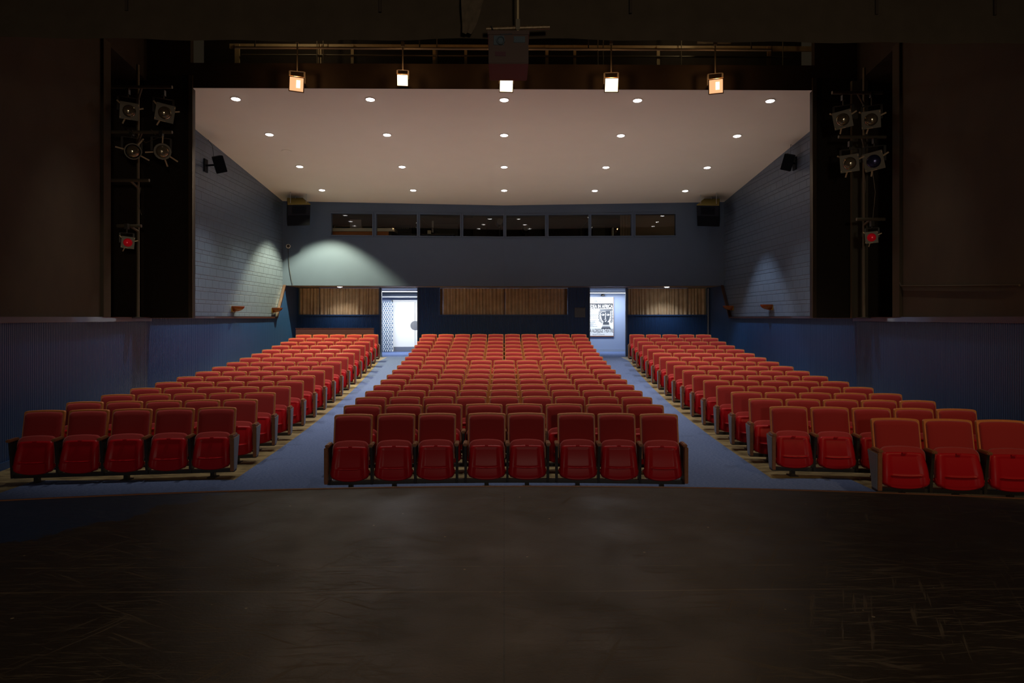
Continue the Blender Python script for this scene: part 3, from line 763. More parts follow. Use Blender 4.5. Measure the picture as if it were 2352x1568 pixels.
def arm_meshes(side, end):
    g = {}
    xx = side*.2555
    g['armrest'] = ('armrest', MB().box(xx-.0265,xx+.0265,-.340,-.13,.515,.548), DARKWOOD, .008)
    st = MB(); st.prism([(-.30,.50),(-.30,.515),(-.05,.515),(-.05,.46),(-.13,.30),(-.13,.07),(-.25,.07),(-.27,.30)], 'x', xx-.014, xx+.014)
    g['arm_support'] = ('arm_support', st, BLK_STEEL, 0)
    return g
def make_seat(left, right):
    root = empty('theatre_seat')
    def up(o): return o
    ol = rrect(.218, .36, .838, .035, .03, .012)
    MB().loft(slab(ol, (.0,-.028,-.047,-.056,-.060), (0,0,.006,.018,.06), lean)).build('backrest', RED_FAB, root, smooth=True, angle=.9)
    ol2 = rrect(BW/2, .33, .856, .022, .02, .012)
    MB().loft(slab(ol2, (.024,.018,-.018,-.022), (.005,0,0,.003), lean)).build('back_shell', WOOD, root, smooth=True, angle=.6)
    # flipped-up seat: upholstered cushion behind a moulded plastic pan
    tilt = lambda z: -.205-.10*(.575-z)/.45
    ol3 = rrect(.220, .14, .572, .07, .04, .022)
    MB().loft(slab(ol3, (.075,.065,.02,.0), (.03,.006,0,.012), tilt)).build('seat_cushion', RED_FAB, root, smooth=True, angle=.9)
    nu, nv = 26, 30; vs = []; fs = []
    sm = lambda a, b, t: (lambda q: q*q*(3-2*q))(min(1, max(0, (t-a)/(b-a))))
    rows = []
    for j in range(nv+1):
        v = j/nv
        for i in range(nu+1):
            u = -1+2*i/nu
            hwv = .227-.024*v**1.5 if v > .12 else .227-.02*((.12-v)/.12)**2
            zt = .505+.008*(1-u*u)-.02*max(0, abs(u)-.85)/.15
            zb_ = .112+.040*abs(u)**2.4
            z = zb_+(zt-zb_)*v; x = hwv*u
            y = tilt(z)-.012-.030*math.sin(PI*min(1, v*.85+.12))
            y += .05*sm(.82, 1, abs(u))**2*.6 + .045*max(0, (.10-v)/.10)**2 + .02*max(0,(v-.95)/.05)**2
            inr = 1-sm(.66-.06*v, .74-.06*v, abs(u))
            up_ = sm(.375,.40,v)*(1-sm(.90,.93,v)); lo = sm(.02,.06,v)*(1-sm(.345,.365,v))
            y += .018*inr*up_*(1-.55*v) + .024*inr*lo
            vs.append((x, y, z))
    n1 = nu+1
    for j in range(nv):
        for i in range(nu): fs.append((j*n1+i, j*n1+i+1, (j+1)*n1+i+1, (j+1)*n1+i))
    ring = [i for i in range(n1)]+[j*n1+nu for j in range(1,nv+1)]+[nv*n1+i for i in range(nu-1,-1,-1)]+[j*n1 for j in range(nv-1,0,-1)]
    base = len(vs)
    for k in ring:
        x, y, z = vs[k]; vs.append((x*.97, tilt(z)+.03, .31+(z-.31)*.98))
    m_ = len(ring)
    for k in range(m_): fs.append((ring[k], ring[(k+1) % m_], base+(k+1) % m_, base+k))
    fs.append(tuple(base+k for k in range(m_)))
    pan = MB().add(vs, fs).build('seat_pan', RED_PLA, root, smooth=True, angle=1.0)
    np_ = MB(); np_.box(-.021,.021,tilt(.49)-.040,tilt(.49)-.02,.497,.511); np_.build('number_plate', RED_PLA, pan)
    for q in (-1,1):
        hg = MB(); hg.tube([(q*.200,-.252,.215),(q*.234,-.240,.215)], .010, 8); hg.lathe([(.001,0),(.03,0),(.03,.012),(.001,.012)], 12, (q*.222-.006,-.262,.215), 'x')
        hg.build('hinge', RED_PLA, root, smooth=True, angle=.7)
    for side, kind in ((-1,left),(1,right)):
        if kind is None: continue
        for key, (nm, g, m, bv) in arm_meshes(side, kind).items(): g.build(nm, m, root, bevel=bv)
        if kind == 'end':
            xx = side*.262
            ep = MB().prism([(-.352,.10),(-.352,.515),(-.06,.515),(-.12,.36),(-.19,.10)], 'x', xx-side*.016, xx+side*.026).build('end_panel', DARKWOOD, root, bevel=.004)
            sp = MB().prism([(-.335,.115),(-.335,.505),(-.075,.505),(-.13,.36),(-.20,.115)], 'x', xx+side*.026, xx+side*.031).build('side_panel', GREY_LAM, ep)
            sp['label'] = 'grey laminate aisle face'
    return root

PROTO = {}
def seat(left, right, loc, rz, sxx, label, group):
    k = (left, right)
    if k not in PROTO:
        o = PROTO[k] = make_seat(left, right)
    else:
        o = copy_tree(PROTO[k])
    o.location = loc; o.rotation_euler = (0,0,rz); o.scale = (sxx,1,1)
    tag(o, label, 'theatre seat', group)
    return o

def beam(pts, label):                                # steel beam with pedestals that carries a row
    e = empty('row_support', tuple(pts[0])); tag(e, label, 'seat support', 'steel supports under the rows of seats', kind='thing')
    o = Vector(pts[0]); L = [Vector(p)-o for p in pts]
    b = MB()
    for a, c in zip(L[:-1], L[1:]): b.bar(a+Vector((0,0,.085)), c+Vector((0,0,.085)), .06, .045)
    b.build('bar', BLK_STEEL, e)
    return e, L
def pedestal(e, p):
    g = MB(); g.box(p.x-.025,p.x+.025,p.y-.03,p.y+.03,p.z-.02,p.z+.075); g.box(p.x-.05,p.x+.05,p.y-.07,p.y+.07,p.z-.025,p.z+.012)
    g.build('pedestal', BLK_STEEL, e)

def row(block, rowname, Xs, w, D, ends, yawf, order, gaps=(), n_label=None):
    """Xs: seat centres from left to right; w: backrest width; D: row distance on the axis."""
    n = len(Xs); z = zq(D); pts = []
    for i, X in enumerate(Xs):
        y = D-drop(X); sl = (.052*abs(X) if abs(X) <= 2.5 else .13)*yawf
        rz = math.atan(sl)*(1 if X < 0 else -1)
        left = None; right = 'mid'
        if i == 0: left = ends[0]
        if i == n-1: right = ends[1]
        if i in gaps: left = 'mid'
        lab = 'red folding theatre seat, %s from %s, %s, %s' % (ORD[i] if order == 'left' else ORD[n-1-i], order, rowname, block)
        seat(left, right, (X, y, z), rz, w/BW, lab, 'red folding seats of the '+block)
        d_ = Vector((math.sin(rz), -math.cos(rz), 0)); sd = Vector((math.cos(rz), math.sin(rz), 0))
        c = Vector((X,y,z))+d_*.19
        if i == 0: pts.append(c-sd*w*.53)
        pts.append(c)
        if i == n-1: pts.append(c+sd*w*.53)
    e, L = beam(pts, 'black steel beam under the seats, %s, %s' % (rowname, block))
    idx = range(1, len(L)-1) if n <= 2 else ([1,2,4,5,6,8] if n == 8 else ([1,3,5,7,9] if n >= 9 else [1,3,5] if n == 5 else [1,2,3]))
    for k in idx: pedestal(e, L[k])

def spread(x0, x1, n):
    w = (x1-x0)/(n+(n-1)*.087); return [x0+w/2+i*w*1.087 for i in range(n)], w
for k in range(17):
    D = 8.25+.88*k
    nm = '%s row from stage' % ORD[k]
    if k == 0:
        LR = [(769.6,861),(868.7,953.6),(962,1046.4),(1076.4,1160),(1167.3,1252),(1281.6,1366),(1373.7,1458),(1465.7,1557.7)]
        cs = [((a+b)/2-1158)/F*8.2 for a, b in LR]
        row('centre block', nm, cs, .452, D, ('end','end'), .5, 'left', gaps=(3,5))
        continue
    Wk = 4.15+.075*k; n = 8 if k < 2 else 9 if k < 10 else 10
    cs, w = spread(-Wk/2, Wk/2, n)
    row('centre block', nm, cs, w, D, ('end','end'), .5, 'left')
for k in range(16):
    D = 8.25+.88*(k+1); nm = '%s row from stage' % ORD[k]
    xi, xo = 3.45+.039*k, 5.93+.0433*k
    cs, w = spread(-xo, -xi, 5); row('left block', nm, cs, w, D, ('mid','end'), 1, 'right')
    cs, w = spread(xi, xo, 5); row('right block', nm.replace(' row', ' full row'), cs, w, D, ('end','mid'), 1, 'left')
cs = [4.21+.255+.555*i for i in range(3)]
row('right block', 'short foremost row', cs, .515, 8.18, ('end','mid'), 1.0, 'left')

# ------------------------------------------------------------------ downlights
def point(name, loc, power, col, rad):
    l = bpy.data.lights.new(name, 'POINT'); l.energy = power; l.color = col; l.shadow_soft_size = rad
    o = bpy.data.objects.new(name, l); COL.objects.link(o); o.location = loc; return o
def spot(name, loc, power, half, blend, col, rad=.05, aim=None):
    l = bpy.data.lights.new(name, 'SPOT'); l.energy = power; l.spot_size = 2*math.radians(half); l.spot_blend = blend
    l.color = col; l.shadow_soft_size = rad
    o = bpy.data.objects.new(name, l); COL.objects.link(o); o.location = loc
    if aim is not None: o.rotation_euler = (Vector(aim)-Vector(loc)).to_track_quat('-Z', 'Y').to_euler()
    return o
PROTO_DL = []
def downlight(x, y, z, label, group):
    if not PROTO_DL:
        e = empty('downlight'); PROTO_DL.append(e)
        g = MB(); g.lathe([(.088,.0),(.115,.0),(.115,-.010),(.092,-.014),(.085,.0)], 24, (0,0,0), 'z'); g.build('trim_ring', DL_RIM, e, smooth=True)
        g = MB(); g.lathe([(.001,-.030),(.04,-.028),(.07,-.020),(.086,-.010),(.086,.0),(.001,.0)], 24, (0,0,0), 'z'); g.build('lens', DL_LENS, e)
    else: e = copy_tree(PROTO_DL[0])
    e.location = (x,y,z); e.rotation_euler = (-math.atan(.095) if z > 4 else 0, 0, 0); tag(e, label, 'ceiling light', group); return e
DLY = (14.72, 16.82, 19.3, 21.65); RN = ('row nearest the stage','second row from the stage','third row from the stage','row nearest the booth')
WARM = (1, .90, .78); COOL = (1, .87, .47)
for r_, y in enumerate(DLY):
    for c in range(5):
        x = (c-2)*2.88; z = zc(y)
        downlight(x, y, z-.001, 'round recessed ceiling light, %s from the left in the %s' % (ORD[c], RN[r_]), 'recessed ceiling lights')
        power, half, bl, col = 340, 45, .85, WARM
        if (r_, c) == (3, 0): power, half, bl, col = 1700, 48, .35, COOL
        if (r_, c) == (2, 4): power, half, bl, col = 400, 36, .4, (.9,.95,1)
        if r_ == 3 and c > 0: power, half, bl = 400, 27, .9
        if (r_, c) == (3, 4): power, half = 250, 26
        if c == 0 and r_ < 3: power, half = 560, 40
        if c == 4 and r_ < 2: power, half = 330, 36
        spot('downlight_lamp', (x, y, z-.06), power, half, bl, col)
spot('picture_lamp', (at(1385,0,28).x, YL-.13, 2.90), 8, 80, .8, (.92,.96,1), .03)
for px in (782, 1532):
    x = (px-1158)/F*23.75; downlight(x, 23.72, 3.089, 'round recessed light in the soffit over the %s block' % ('left' if px < 1000 else 'right'), 'recessed soffit lights')
    spot('soffit_lamp', (x, 23.72, 3.06), 75 if px < 1000 else 70, 60, .8, (1,.93,.85) if px < 1000 else (.9,.94,1))
g = MB(); p = at(660,343,18.0); 
e = MB().lathe([(.001,0),(.13,0),(.13,-.008),(.10,-.010),(.001,-.006)], 24, (0,0,0), 'z').build('smoke_detector', CEIL, smooth=True)
yy_ = 18.05; e.location = (at(660,0,yy_).x, yy_, zc(yy_)); e.rotation_euler = (-math.atan(.095),0,0); tag(e, 'flat round ceiling cover between the left ceiling lights', 'ceiling cover')

# ------------------------------------------------------------------ portal, slots, border, catwalk
YP = 14.2
g = MB(); g.box(-W-.3,W+.3,YP-.02,YP+.12,6.755,7.27); g.box(-W-.3,-6.48,YP-.02,YP+.12,7.27,9.2); g.box(6.48,W+.3,YP-.02,YP+.12,7.27,9.2)
struct(g.build('wall_header', BLK_PAINT), 'black header beam across the front of the ceiling', 'wall')
for s, nm in ((-1,'left'),(1,'right')):
    g = MB(); a, b = sorted((s*6.445, s*(W+.05))); g.box(a,b,YP-.03,YP+.12,2.0,7.0)
    struct(g.build('wall_portal_'+nm, BLK_GLOSS), 'black upright panel between slot and auditorium, %s side' % nm, 'wall')
    g = MB(); a, b = sorted((s*6.42, s*6.50)); g.box(a,b,YP-.07,YP-.03,2.0,7.0)
    struct(g.build('trim_13' if s < 0 else 'trim_14', BLK_PAINT2), 'brown black edge strip of the %s portal panel' % nm, 'trim')
    # splayed dark wall above the rail
    g = MB(); y0, y1 = 4.0, 12.15
    g.quad((s*sx(y0),y0,2.0),(s*sx(y1),y1,2.0),(s*sx(y1),y1,9.2),(s*sx(y0),y0,9.2))
    struct(g.build('wall_%s_upper' % nm, BLK_PAINT2), 'brown black splayed upper wall at the front %s' % nm, 'wall')
    g = MB(); g.quad((s*sx(y1),y1,6.9),(s*sx(14.2),14.2,6.9),(s*sx(14.2),14.2,9.2),(s*sx(y1),y1,9.2))
    struct(g.build('wall_%s_slot_head' % nm, BLK_PAINT), 'black panel over the lighting slot, %s side' % nm, 'wall')
    g = MB(); o_ = .9
    X1, X2 = s*sx(y1), s*sx(14.2)
    g.quad((X1,y1,2),(X1+s*o_,y1,2),(X1+s*o_,y1,6.95),(X1,y1,6.95)); g.quad((X1+s*o_,y1,2),(X2+s*o_,14.2,2),(X2+s*o_,14.2,6.95),(X1+s*o_,y1,6.95))
    g.quad((X1,y1,2.0),(X2,14.2,2.0),(X2+s*o_,14.2,2.0),(X1+s*o_,y1,2.0)); g.quad((X1,y1,6.9),(X2,14.2,6.9),(X2+s*o_,14.2,6.9),(X1+s*o_,y1,6.9))
    g.quad((X2,14.18,2.0),(X2+s*o_,14.18,2.0),(X2+s*o_,14.18,6.95),(X2,14.18,6.95))
    struct(g.build('wall_%s_slot' % nm, BLK_PAINT), 'dark recess of the lighting slot on the %s' % nm, 'wall')
    g = MB(); y2 = 12.02; g.add([(s*(sx(y2)-.05),y2,2.0),(s*(sx(y1)-.05),y1+.12,2.0),(s*(sx(y1)+.02),y1+.12,2.0),(s*(sx(y2)+.0),y2,2.0),
           (s*(sx(y2)-.05),y2,6.9),(s*(sx(y1)-.05),y1+.12,6.9),(s*(sx(y1)+.02),y1+.12,6.9),(s*(sx(y2)+.0),y2,6.9)],[(0,1,2,3),(4,5,6,7),(0,1,5,4),(1,2,6,5),(2,3,7,6),(3,0,4,7)])
    struct(g.build('trim_15' if s < 0 else 'trim_16', BLK_PAINT2), 'upright edge trim of the lighting slot on the %s' % nm, 'trim')
g = MB(); g.quad((-9,-1,9.2),(9,-1,9.2),(9,16,9.2),(-9,16,9.2)); struct(g.build('ceiling_stagehouse', BLK_PAINT), 'black ceiling above the front of the stage', 'ceiling')
# border cloth with hem and seams
g = MB(); n = 60; vs = []
YBD = 6.2
for i in range(n+1):
    x = -6.1+12.2*i/n; w_ = .018*math.sin(i*1.3)+.012*math.sin(i*.37)
    zb_ = 4.52+.012*math.sin(i*.21+1)
    vs += [(x, YBD+w_, zb_), (x, YBD+w_*.7-.03, zb_+.10), (x, YBD+w_*.7, zb_+.22), (x, YBD+w_*.3, 9.2)]
fs = [(4*i+j, 4*i+4+j, 4*i+5+j, 4*i+1+j) for i in range(n) for j in range(3)]
bo = g.add(vs, fs).build('stage_border', BLK_CLOTH, smooth=True, angle=2); tag(bo, 'wide black border cloth hanging across the top of the view', 'border curtain')
for px in (300, 875, 1448, 2015, 2290):
    x = (px-1158)/F*YBD; MB().box(x-.012,x+.012,YBD-.036,YBD-.02,4.76,9.1).build('seam', BLK_PAINT, bo)
# catwalk above the header
g = MB(); g.quad((-7,16,6.9),(7,16,6.9),(7,16,9.2),(-7,16,9.2)); struct(g.build('wall_catwalk', BLK_PAINT), 'dark wall behind the catwalk', 'wall')
cw = empty('catwalk', (0,15.3,7.05)); tag(cw, 'timber and pipe catwalk railing seen above the header beam', 'catwalk')
def C(px, py, d=15.3): p = at(px, py, d); return p.x, p.z-7.05
za, zb = C(0,114)[1], C(0,103)[1]
MB().box(C(530,0)[0],C(1905,0)[0],0,.05,za,zb).build('beam', TAN_WOOD, cw)
zp = C(0,131)[1]
MB().tube([(C(560,0)[0],-.06,zp),(C(1820,0)[0],-.06,zp)], .02).build('lower_rail', PIPE, cw)
for px, w in ((549,.05),(737,.04),(811,.03),(998,.035),(1070,.03),(1256,.035),(1320,.03),(1512,.035),(1768,.04),(1880,.03)):
    x = C(px,0)[0]; MB().box(x-w,x+w,-.05,.0,0,1.0+.05).build('post', TAN_WOOD, cw)
for px in (733,747,1005,1372,1384,1563,1796): 
    x = C(px,0)[0]; MB().tube([(x,-.12,.0),(x,-.12,1.6)], .012).build('pipe', PIPE, cw)
g = MB(); g.box(-6.6,6.6,-.9,.4,-.05,0); g.build('deck', BLK_PAINT, cw)
g = MB(); a = at(1600,80,14.9); b = at(1677,103,14.9); g.box(a.x,b.x,14.8,14.83,b.z,a.z+.3); tag(g.build('cardboard_sheet', DRAPE), 'tan creased sheet lying on the catwalk right of the middle', 'sheet')

# ------------------------------------------------------------------ stage lanterns
def lantern(pos, aim, size, label, group, kind='frame', lens=LENS, roll=0.0, hang=.45, hot=False, framemat=None, lamp=None, handles=((20,1),(140,1),(250,1))):
    """an ellipsoidal spotlight looking along its own -Y axis; size = width of the front frame"""
    k = size/.24
    e = empty('stage_spotlight', tuple(pos)); tag(e, label, 'stage light', group)
    d = (Vector(aim)-Vector(pos)).normalized()
    q = d.to_track_quat('-Y', 'Z'); R = q.to_matrix() @ Matrix.Rotation(roll, 3, 'Y')
    def T(g, s=k): return g.map(lambda x, y, z: R @ Vector((x*s, y*s, z*s)))
    T(MB().lathe([(.001,.46),(.055,.45),(.085,.40),(.095,.30),(.095,.18),(.085,.16),(.085,.02),(.098,.015),(.098,.0),(.09,-.004)], 20)).build('housing', LAMP_BODY, e, smooth=True, angle=.6)
    if kind == 'frame':
        h = .12; hole = [(.086*math.cos(2*PI*i/32), .086*math.sin(2*PI*i/32)) for i in range(32)]
        g = MB(); outer = []
        for i in range(32):
            a = 2*PI*i/32; m_ = max(abs(math.cos(a)), abs(math.sin(a))); outer.append((h*math.cos(a)/m_, h*math.sin(a)/m_))
        rings = [[(x,-.012,z) for x,z in hole],[(x,-.030,z) for x,z in hole],[(x,-.030,z) for x,z in outer],[(x,-.012,z) for x,z in outer],[(x,-.012,z) for x,z in hole]]
        g.loft(rings, False, False); fr = T(g).build('gel_frame', framemat or LAMP_FRAME, e)
        sq = T(MB().box(.105,.118,-.036,-.03,.085,.105).box(-.118,-.105,-.036,-.03,-.105,-.088).box(-.06,.02,-.034,-.03,-.118,-.110)).build('clip', PALE_HANDLE, fr)
    elif kind == 'square':
        g = MB(); h = .115
        for x0,x1,z0,z1 in ((-h-.012,h+.012,h,h+.014),(-h-.012,h+.012,-h-.014,-h),(-h-.014,-h,-h,h),(h,h+.014,-h,h)): g.box(x0,x1,-.05,.02,z0,z1)
        T(g).build('gel_frame', framemat or LIT_FRAME, e)
        T(MB().box(-.12,.12,.02,.03,-.12,.12)).build('back_plate', LAMP_BODY, e)
    else:
        T(MB().lathe([(.084,-.004),(.115,-.004),(.118,.03),(.095,.05),(.084,.03),(.084,-.004)], 16)).build('front_ring', LAMP_FRAME, e, smooth=True, angle=.6)
    if kind == 'square':
        T(MB().box(-.115,.115,-.012,-.004,-.115,.115)).build('lens', lens, e)
        if hot: T(MB().box(-.005,.06,-.016,-.012,-.06,.07)).build('hot_spot', LENS_HOT, e)
    else:
        T(MB().lathe([(.001,-.030),(.03,-.028),(.06,-.020),(.086,-.004),(.086,.004),(.001,.004)], 24)).build('lens', lens, e, smooth=True, angle=2)
    if kind != 'square':
        for a, L in handles:
            a = math.radians(a); c, s = math.cos(a), math.sin(a)
            g = MB(); g.bar((.09*c,.09,.09*s),(.20*c*L,.09,.20*s*L),.02,.008,(0,1,0)); T(g).build('shutter_handle', PALE_HANDLE, e)
    # yoke, clamp and hanger stay upright
    y = MB(); pv = R @ Vector((0,.22*k,0)); wv = Vector((d.y,-d.x,0)); wv = wv.normalized()*.125*k
    top = Vector((pv.x,pv.y,pv.z+.20*k))
    y.bar(pv-wv, top-wv, .03*k, .008*k, (d.x,d.y,0)); y.bar(pv+wv, top+wv, .03*k, .008*k, (d.x,d.y,0)); y.bar(top-wv, top+wv, .03*k, .008*k)
    y.build('yoke', LAMP_BODY, e)
    c = MB(); c.tube([top, top+Vector((0,0,hang))], .014*max(1,k*.8)); c.box(top.x-.03,top.x+.03,top.y-.035,top.y+.035,top.z+hang-.05,top.z+hang+.05); c.build('clamp', LAMP_BODY, e)
    if lamp:
        point('lamp_spill', Vector(pos)+Vector((0,-.02,.24)), 6, (1,.5,.2), .04)
        s = spot('stage_lamp', Vector(pos)+d*.06*k, lamp, 28, .8, (1,.62,.30), .08, aim)
    return e, top+Vector(pos)

FG = 'lit stage lights hanging below the header'
FY = 13.45
for i, (px, py, lens, hot, siz, rl, lab) in enumerate(((683,195,LENS_DIM,True,.27,.06,'leftmost lit stage light below the header, dim amber lens'),
        (925,185,LENS_LIT,False,.21,0,'second lit stage light from the left below the header, smallest of five'),
        (1163,195,LENS_LIT,False,.26,.03,'middle lit stage light below the header, bright cream lens'),
        (1405,194,LENS_LIT,False,.26,.03,'fourth lit stage light from the left, bright cream lens'),
        (1646,196,LENS_DIM,True,.27,-.03,'rightmost lit stage light below the header, dim orange lens'))):
    p = at(px, py, FY); lantern(p, (p.x*.25, 1.0, .9), siz, lab, FG, 'square', lens, rl, hang=.62-(.0 if py > 190 else .1), hot=hot, lamp=9)
p1 = empty('lighting_pipe', (0,13.75,7.42)); tag(p1, 'long dark lighting pipe the five lit stage lights hang from', 'pipe')
MB().tube([(-5.4,0,0),(5.4,0,0)], .024).build('tube', PIPE, p1)
for x in (-5,-1.7,1.7,5): MB().tube([(x,0,0),(x,0,1.78)], .014).build('hanger', BLK_STEEL, p1)

DB = 12.3
LG = 'unlit spotlights in the left lighting slot'; RG = 'unlit spotlights in the right lighting slot'
AIM = (.3, 1.5, 1.2)
def slotl(px, py, size, label, group, **kw):
    p = at(px, py, DB); return lantern(p, (AIM[0], AIM[1], AIM[2]+1.2), size, label, group, **kw)
slotl(302,258,.30,'dark square-framed spotlight, top left of the left slot', LG, roll=.02, hang=.10)
slotl(383,262,.31,'grey square-framed spotlight with a bright lens, top right of the left slot', LG, roll=.12, hang=.10)
slotl(311,350,.30,'round-fronted spotlight with splayed handles, lower left of the left slot', LG, kind='round', hang=.08, handles=((55,1.2),(170,1.1),(335,1.2)))
slotl(378,350,.30,'round-fronted spotlight with splayed handles, lower right of the left slot', LG, kind='round', hang=.08, handles=((88,1.1),(190,1.1),(330,1.2),(290,1.1)))
slotl(299,558,.21,'spotlight with red gel alone low in the left slot', LG, lens=LENS_RED, roll=.08, hang=.12)
slotl(1940,272,.31,'dim square-framed spotlight, top left of the right slot', RG, roll=-.16, hang=.14)
slotl(2006,272,.31,'square-framed spotlight with a clear lens, top right of the right slot', RG, roll=-.02, hang=.20)
slotl(1956,373,.31,'square-framed spotlight with a clear lens, lower left of the right slot', RG, roll=-.06, hang=.10)
slotl(2012,368,.33,'square-framed spotlight with a dark blue gel, lower right of the right slot', RG, lens=LENS_BLUE, roll=-.18, hang=.10)
slotl(2007,544,.21,'spotlight with red gel alone low in the right slot', RG, lens=LENS_RED, roll=-.06, hang=.08)
def boom(px, label, arms):
    x = at(px,0,13.3).x; e = empty('boom_pipe', (x,13.3,2.0)); tag(e, label, 'pipe')
    MB().tube([(0,0,0),(0,0,4.9)], .03, 10).build('upright', PIPE, e)
    MB().lathe([(.001,0),(.12,0),(.12,.012),(.03,.02)], 16, (0,0,0), 'z').build('base_flange', BLK_STEEL, e)
    for a, b, py in arms:
        A, B = at(a, py, 12.55), at(b, py, 12.55)
        g = MB(); g.tube([(A.x-x,A.y-13.3,A.z-2),(B.x-x,B.y-13.3,B.z-2)], .03, 10)
        m_ = (A+B)/2; g.tube([(m_.x-x,m_.y-13.3,m_.z-2),(0,0,m_.z-2)], .022, 8); g.build('cross_arm', PIPE, e)
boom(322, 'upright pipe with cross arms carrying spotlights in the left slot', ((262,400,203),(262,400,306),(260,348,416),(275,330,520)))
boom(1990, 'upright pipe with cross arms carrying spotlights in the right slot', ((1915,2032,210),(1930,2040,312),(1972,2038,502)))
g = MB(); a = at(1963,0,14.0); b = at(2000,0,14.0); g.box(a.x,b.x,14.02,14.1,2.0,6.9)
struct(g.build('trim_17', BOOTH_OLIVE), 'paler upright board inside the right lighting slot', 'trim')
# conduit on the right wall
def onwall(px, py, off=.04):
    y = 10.0
    for _ in range(20): y = F*(sx(y)-off)/(px-1158)
    return Vector((sx(y)-off, y, EYE+(730-py)*y/F))
wire([onwall(2072,90), onwall(2070,400), onwall(2069,640), onwall(2076,656), onwall(2180,656), onwall(2352,654)], .016, 'painted conduit dropping down and along the dark right wall', BLK_PAINT2)
wire([at(2010,395,12.6), at(2016,440,12.6), at(2012,480,12.6), at(2010,505,12.6)], .006, 'thin cable hanging between the lamps in the right slot', PIPE)
wire([at(1990,395,13), at(1994,425,13), at(1990,450,13)], .005, 'short loose cord hanging in the right slot', PIPE)
wire([at(298,300,12.4), at(340,330,12.4), at(370,318,12.4), at(352,300,12.4), at(362,312,12.4)], .006, 'looped cable between the upper and lower lamps in the left slot', PIPE)
wire([at(328,432,13), at(322,470,13), at(330,495,13)], .005, 'short loose cord hanging in the left slot', PIPE)

# ------------------------------------------------------------------ projector and pipe at the stage front
PD = 5.75
pj = empty('projector', tuple(at(1168,110,PD))); tag(pj, 'dark box projector hanging at the top middle below the border', 'projector')
kx = PD/F
def Q(px, py): return (px-1168)*kx, (110-py)*kx
def qbox(px0, px1, py0, py1, y0, y1):
    x0, zt = Q(px0, py0); x1, zb_ = Q(px1, py1); return MB().box(x0,x1,y0,y1,zb_,zt)
qbox(1122,1214,72,146,0,.42).build('case', PROJ, pj, bevel=.006)
qbox(1120,1216,71,80,-.01,.43).build('lid', PROJ, pj)
qbox(1134,1158,83,104,-.012,0).build('lens_mount', PROJ_BLUE, pj)
x, z = Q(1150,95); MB().lathe([(.001,-.02),(.022,-.02),(.03,-.035),(.036,-.035),(.036,.0)], 20, (x,0,z)).build('lens', PROJ_BLUE, pj, smooth=True, angle=.6)
qbox(1180,1206,84,98,-.008,0).build('vent', PROJ_BLUE, pj)
qbox(1137,1162,119,129,-.004,0).build('label', MAROON, pj)
pp = empty('hanging_pipe', tuple(at(1190,72,PD)+Vector((0,.1,0)))); tag(pp, 'pale upright pipe holding the projector from above', 'pipe')
MB().tube([(0,0,.0),(0,0,4.7)], .010, 10).build('tube', TAN_WOOD, pp)
MB().box(-.018,.018,-.02,.02,.05,.14).build('coupler', PIPE, pp)
cp = MB(); a, b = at(1116,52,PD), at(1265,47,PD); cp.tube([a+Vector((0,.126,0)), b+Vector((0,.126,0))], .019, 12)
tag(cp.build('cross_pipe', RUST, smooth=True), 'short scuffed pipe crossing above the projector', 'pipe')
g = MB(); vs = []; fs = []
for j in range(9):
    for i in range(7):
        px = 1058+62*i/6*(1-.62*(j/8)**1.3)+4*j/8+ (1-j/8)*0; py = -40+117*j/8
        p = at(px, py, PD+.24); vs.append((p.x, p.y+.02*math.sin(i*2.1+j*1.3), p.z))
for j in range(8):
    for i in range(6): fs.append((j*7+i, j*7+i+1, j*7+i+8, j*7+i+7))
tag(g.add(vs, fs).build('hanging_cloth', DRAPE, smooth=True, angle=2), 'creased dark cloth hanging left of the projector pipe', 'cloth')
wire([at(1128,60,PD+.1), at(1134,72,PD+.05), at(1150,79,PD-.01), at(1175,78,PD-.01), at(1198,74,PD+.05)], .004, 'thin looped cable over the projector top', CABLE)

# ------------------------------------------------------------------ wall fittings
def sconce(px, py, label):
    s = -1 if px < 1158 else 1
    y = F*(W-.0)/abs(px-1158)+.25; p = at(px, py, y)
    e = empty('wall_sconce', (s*(W+.05), y, p.z)); tag(e, label, 'wall lamp', 'amber shell wall sconces')
    MB().box(-.03 if s > 0 else 0, 0 if s > 0 else .03, -.16,.10,-.10,.05).build('back_plate', BRASS, e, bevel=.004)
    vs = []; fs = []; nu, nv = 20, 10
    for j in range(nv+1):
        t = PI/2*j/nv
        for i in range(nu+1):
            a = PI*i/nu; rib = 1+.03*math.cos(i*PI)
            vs.append((-s*(.03+.26*math.sin(a)*math.cos(t)*rib), -.20*math.cos(a)*math.cos(t), .06-.15*math.sin(t)))
    for j in range(nv):
        for i in range(nu): fs.append((j*(nu+1)+i, j*(nu+1)+i+1, (j+1)*(nu+1)+i+1, (j+1)*(nu+1)+i))
    MB().add(vs, fs).build('shell_shade', AMBER, e, smooth=True, angle=2)
sconce(535,708,'amber shell sconce on the left block wall, farther from the doors')
sconce(627,711,'amber shell sconce on the left block wall, nearer the doors')
sconce(1686,706,'amber shell sconce on the right block wall, nearer the doors')
sconce(1778,704,'amber shell sconce on the right block wall, farther from the doors')

